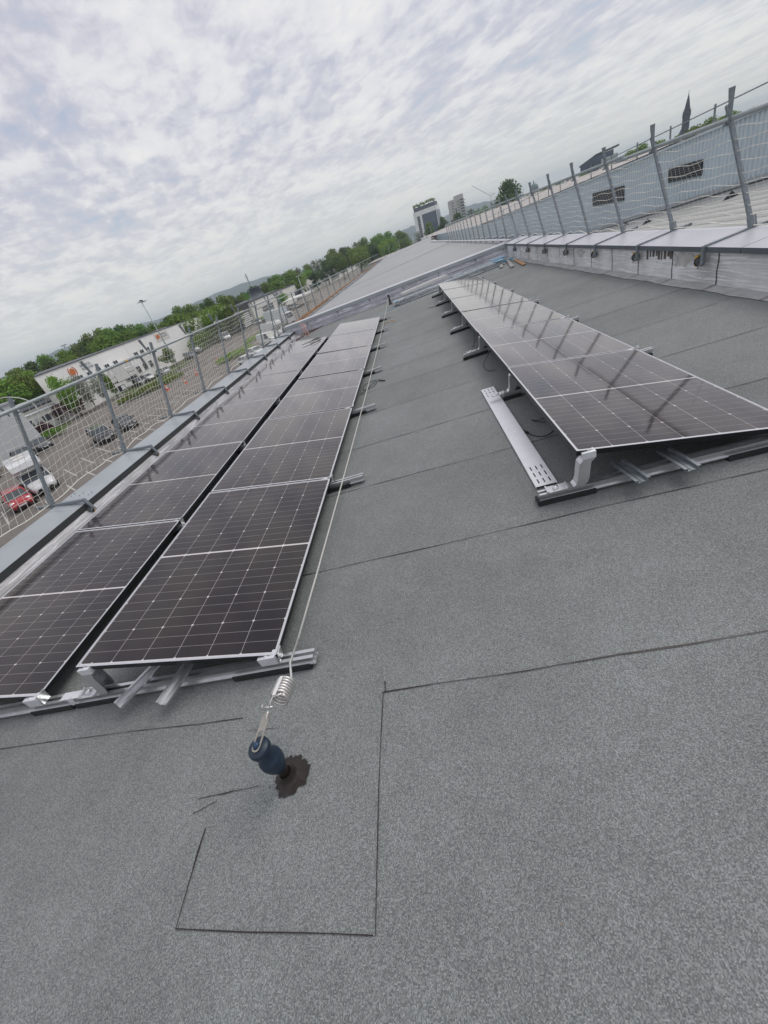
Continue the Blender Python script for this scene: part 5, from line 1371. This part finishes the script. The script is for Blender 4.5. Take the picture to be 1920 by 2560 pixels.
for i, (a, y) in enumerate(((-39.5, 125), (-40, 133), (-40.5, 141), (-38, 152))):
    car('white_car', 'small white car in the far row in front of the trade hall', 'car', (a - 3, y), -30, 'suv', 'white_car' if i % 2 else 'grey_car', 'cars in the far row')
mw = thing('white_marquee', 'pale awning roof standing between the trade hall and the lorry', 'awning', Matrix.Translation((-40, 158, GZ)))
m = MB(); m.box((-4, -9, 2.9), (4, 9, 3.2)); m.build('roof', 'white_paint', mw)
for x in (-3.8, 3.8):
    for y in (-8.8, 8.8): m = MB(); m.bar((x, y, 0), (x, y, 2.898), .2, .2, 0, (1, 0, 0)); m.build('leg', 'white_paint', mw)

# ------------------------------------------------------------------ skyline
def tower(name, label, az, d, elt, w, dep, yaw, body, build):
    p = atten(az, d, GZ); h = CAM.z + d * math.tan(R(elt)) - GZ
    root = thing(name, label, 'tower block', Matrix.Translation(p) @ RZ(R(-az + yaw)))
    m = MB(); m.box((-w / 2, -dep / 2, 0), (w / 2, dep / 2, h)); m.build('walls', body, root); build(root, w, dep, h); return root
def t1(root, w, dep, h):
    m = MB(); m.box((-w * .14, -dep / 2 - .5, 5), (w / 2 - .8, -dep / 2 - .02, h - 4)); m.box((w / 2 + .02, -dep / 2 + 1, 5), (w / 2 + .4, dep / 2 - 1, h - 4)); m.build('glass_front', 'blue_glass', root)
    m = MB(); m.box((-w / 2 + 1, -dep / 2 + 1, h + .01), (w / 2 - 1, dep / 2 - 1, h + 3.4)); m.build('roof_storey', 'roof_edge', root)
    m = MB()
    for i in range(9): z = 5 + i * (h - 9) / 9; m.box((-w * .36, -dep / 2 - .12, z), (-w * .24, -dep / 2 - .02, z + 1.9))
    m.build('window', 'window_glass', root)
    rnd = random.Random(4); m = MB()
    for i in range(9): x = -w / 2 + 2 + i * (w - 4) / 8; blob_leaves(m, (x, -dep / 2 + 2, h + 4.3 + rnd.random() * 1.5), (1.6, 1.6, 1.5), 50, 1.1, rnd)
    m.build('roof_garden', 'leaf_mid', root, None, False)
tower('glass_tower', 'white tower block with large blue glazed front and roof garden', 3.35, 520, 2.15, 25, 16, -12, 'white_wall', t1)
def t2(root, w, dep, h):
    m = MB(); m.box((-w * .05, -dep / 2 + .5, h + .01), (w / 2, dep / 2 - 1, h + 3.0)); m.build('roof_storey', 'tower_wall', root)
    n_ = 9
    for i in range(n_):
        z = 3 + i * (h - 4) / n_
        m = MB()
        for x in (-.42, -.32, -.02, .08): m.box((w * x, -dep / 2 - .1, z), (w * (x + .055), -dep / 2 - .02, z + 1.5))
        m.build('window_row', 'window_glass', root)
        m = MB(); m.box((w * .20, -dep / 2 - .06, z + .5), (w * .5, -dep / 2 - .01, z + 2.2)); m.build('balcony_opening', 'window_glass', root)
        m = MB(); m.box((w * .18, -dep / 2 - 1.6, z - .3), (w * .5 + 1.6, -dep / 2 - .07, z + .55)); m.box((w * .5 + .02, -dep / 2 - .06, z - .3), (w * .5 + 1.6, dep * .3, z + .4)); m.build('balcony', 'tower_wall', root)
    m = MB(); m.box((-w * .19, -dep / 2 - .1, 2), (-w * .10, -dep / 2 - .02, h * .7)); m.build('stair_glazing', 'window_glass', root)
tower('beige_tower', 'beige tower block with stacked balconies on its right side', 6.75, 620, 2.05, 16.5, 14, 14, 'tower_wall', t2)
# crane
p = atten(10.6, 700, GZ); cr_ = thing('tower_crane', 'thin tower crane with raised jib between the tree and the beige tower', 'crane', Matrix.Translation(p) @ RZ(R(-10.6)))
hh = CAM.z + 700 * math.tan(R(1.2)) - GZ
m = MB(); m.bar((0, 0, 0), (0, 0, hh), .9, .9, 0, (1, 0, 0)); m.build('mast', 'cream_wall', cr_)
m = MB(); m.bar((0, 0, hh), (-23, 0, hh + 18), .7, .7, 0, (0, 1, 0)); m.build('jib', 'cream_wall', cr_)
m = MB(); m.bar((0, 0, hh), (5.5, 0, hh + 1.5), .8, .8, 0, (0, 1, 0)); m.bar((5.0, 0, hh + 1.2), (-2, 0, hh + 4), .3, .3, 0, (0, 1, 0)); m.build('counter_jib', 'cream_wall', cr_)
# dome
p = atten(15.1, 560, GZ); dm = thing('green_dome', 'green copper dome with lantern showing over the right roofs', 'building', Matrix.Translation(p))
hh = CAM.z + 560 * math.tan(R(.35)) - GZ
m = MB(); m.lathe([(4.3, 0), (4.3, hh)], 16); m.build('drum', 'tower_wall', dm)
m = MB(); m.lathe([(4.6, hh), (4.4, hh + 2), (3.5, hh + 4.0), (1.8, hh + 5.3), (.6, hh + 5.8), (.6, hh + 7.0), (0, hh + 8.2)], 18); m.build('cupola', 'copper_green', dm)
# dark modern building
p = atten(21.2, 300, GZ); mb_ = thing('dark_modern_building', 'dark glazed modern building with jutting flat roof on the right skyline', 'building', Matrix.Translation(p) @ RZ(R(-21)))
hb = CAM.z - GZ
m = MB(); m.prism([(-8.0, 0), (7, 0), (7, hb + 7.0), (-1.5, hb + 6.7), (-8.2, hb + 4.5)], -5, 5, 1); m.build('glazed_body', 'blue_glass', mb_)
m = MB(); m.bar((-8.8, 0, hb + 4.6), (-1.5, 0, hb + 7.0), 10.5, .5); m.bar((-1.5, 0, hb + 7.1), (9.4, 0, hb + 7.9), 10.5, .6); m.build('roof', 'roof_edge', mb_)
m = MB(); m.box((1.5, -5.6, 0), (8.2, -5.05, hb + 4.6)); m.box((7.02, -5, 0), (9.0, 4, hb + 5.0)); m.build('grey_wing', 'grey_wall', mb_)
# church
p = atten(28.25, 480, GZ); ch = thing('church_steeple', 'dark stone church steeple with slender spire on the right skyline', 'church tower', Matrix.Translation(p) @ RZ(R(-20)) @ Matrix.Diagonal((.58, .58, 1, 1)))
hb = CAM.z - GZ; ht = 480 * math.tan(R(3.35))
m = MB(); m.box((-3.6, -3.6, 0), (3.6, 3.6, hb + ht * .55)); m.build('tower_shaft', 'stone_dark', ch)
m = MB(); m.lathe([(4.4, hb + ht * .545), (3.2, hb + ht * .66), (1.5, hb + ht * .84), (.25, hb + ht * .97), (.18, hb + ht * 1.03)], 8); 
for sx in (-1, 1):
    for sy in (-1, 1): m.lathe([(.75, hb + ht * .5), (.65, hb + ht * .57), (0, hb + ht * .68)], 6, 0, T(sx * 3.4, sy * 3.4, 0))
m.build('spire', 'stone_dark', ch)
for zz_ in (.22, .38):
    m = MB(); m.box((-.8, -3.7, hb + ht * zz_), (.8, -3.61, hb + ht * (zz_ + .10))); m.build('belfry_opening', 'window_glass', ch)
m = MB(); m.prism([(-4, 0), (4, 0), (4, hb + 5), (0, hb + 9), (-4, hb + 5)], 3.7, 26, 1); m.build('nave', 'stone_dark', ch)
# masts
root = thing('radio_mast', 'thin tall radio mast at the right edge above the profiled hall', 'mast', RF @ T(8.93, 9.9, 0))
m = MB(); m.tube([(0, 0, -.1), (0.12, .0, 1.6), (.25, .05, 3.35)], .016, 6, 0, .006); m.build('pole', 'tube_steel', root)
p = atten(-19.5, 420, GZ); root = thing('lattice_mast', 'distant antenna mast rising over the trees near the blue hills', 'mast', Matrix.Translation(p))
m = MB(); m.bar((0, 0, 0), (0, 0, 8.6 + 420 * math.tan(R(2.1))), .8, .8, 0, (1, 0, 0)); m.build('mast_pole', 'tube_steel', root)
m = MB(); m.box((-1, -1, 8.6 + 420 * math.tan(R(1.75))), (1, 1, 8.6 + 420 * math.tan(R(1.9)))); m.build('antenna', 'white_paint', root)
p = atten(-41.1, 260, GZ); root = thing('floodlight_mast', 'distant floodlight pole over the trees left of the warehouse', 'mast', Matrix.Translation(p))
m = MB(); m.tube([(0, 0, 0), (0, 0, 8.6 + 260 * math.tan(R(1.25)))], .22, 6); m.build('pole', 'tube_steel', root)
m = MB(); h_ = 8.6 + 260 * math.tan(R(1.25)); m.box((-1.6, -.3, h_ - .2), (1.6, .3, h_ + .2), 0, None); m.build('lamp_bar', 'tube_steel', root)

# ------------------------------------------------------------------ air
HZ = True
if HZ:
    m = MB(); m.box((-3350, -950, GZ - 1.5), (3350, 3650, 75))
    hb_ = bpy.data.materials.new('haze_air'); hb_.use_nodes = True
    t_ = hb_.node_tree; [t_.nodes.remove(n_) for n_ in list(t_.nodes) if n_.type != 'OUTPUT_MATERIAL']
    v_ = t_.nodes.new('ShaderNodeVolumePrincipled'); v_.inputs['Density'].default_value = .00034; v_.inputs['Color'].default_value = (.76, .89, 1.0, 1)
    t_.links.new(v_.outputs[0], t_.nodes['Material Output'].inputs['Volume']); MT['haze'] = hb_
    tag(m.build('haze', 'haze'), kind='stuff')
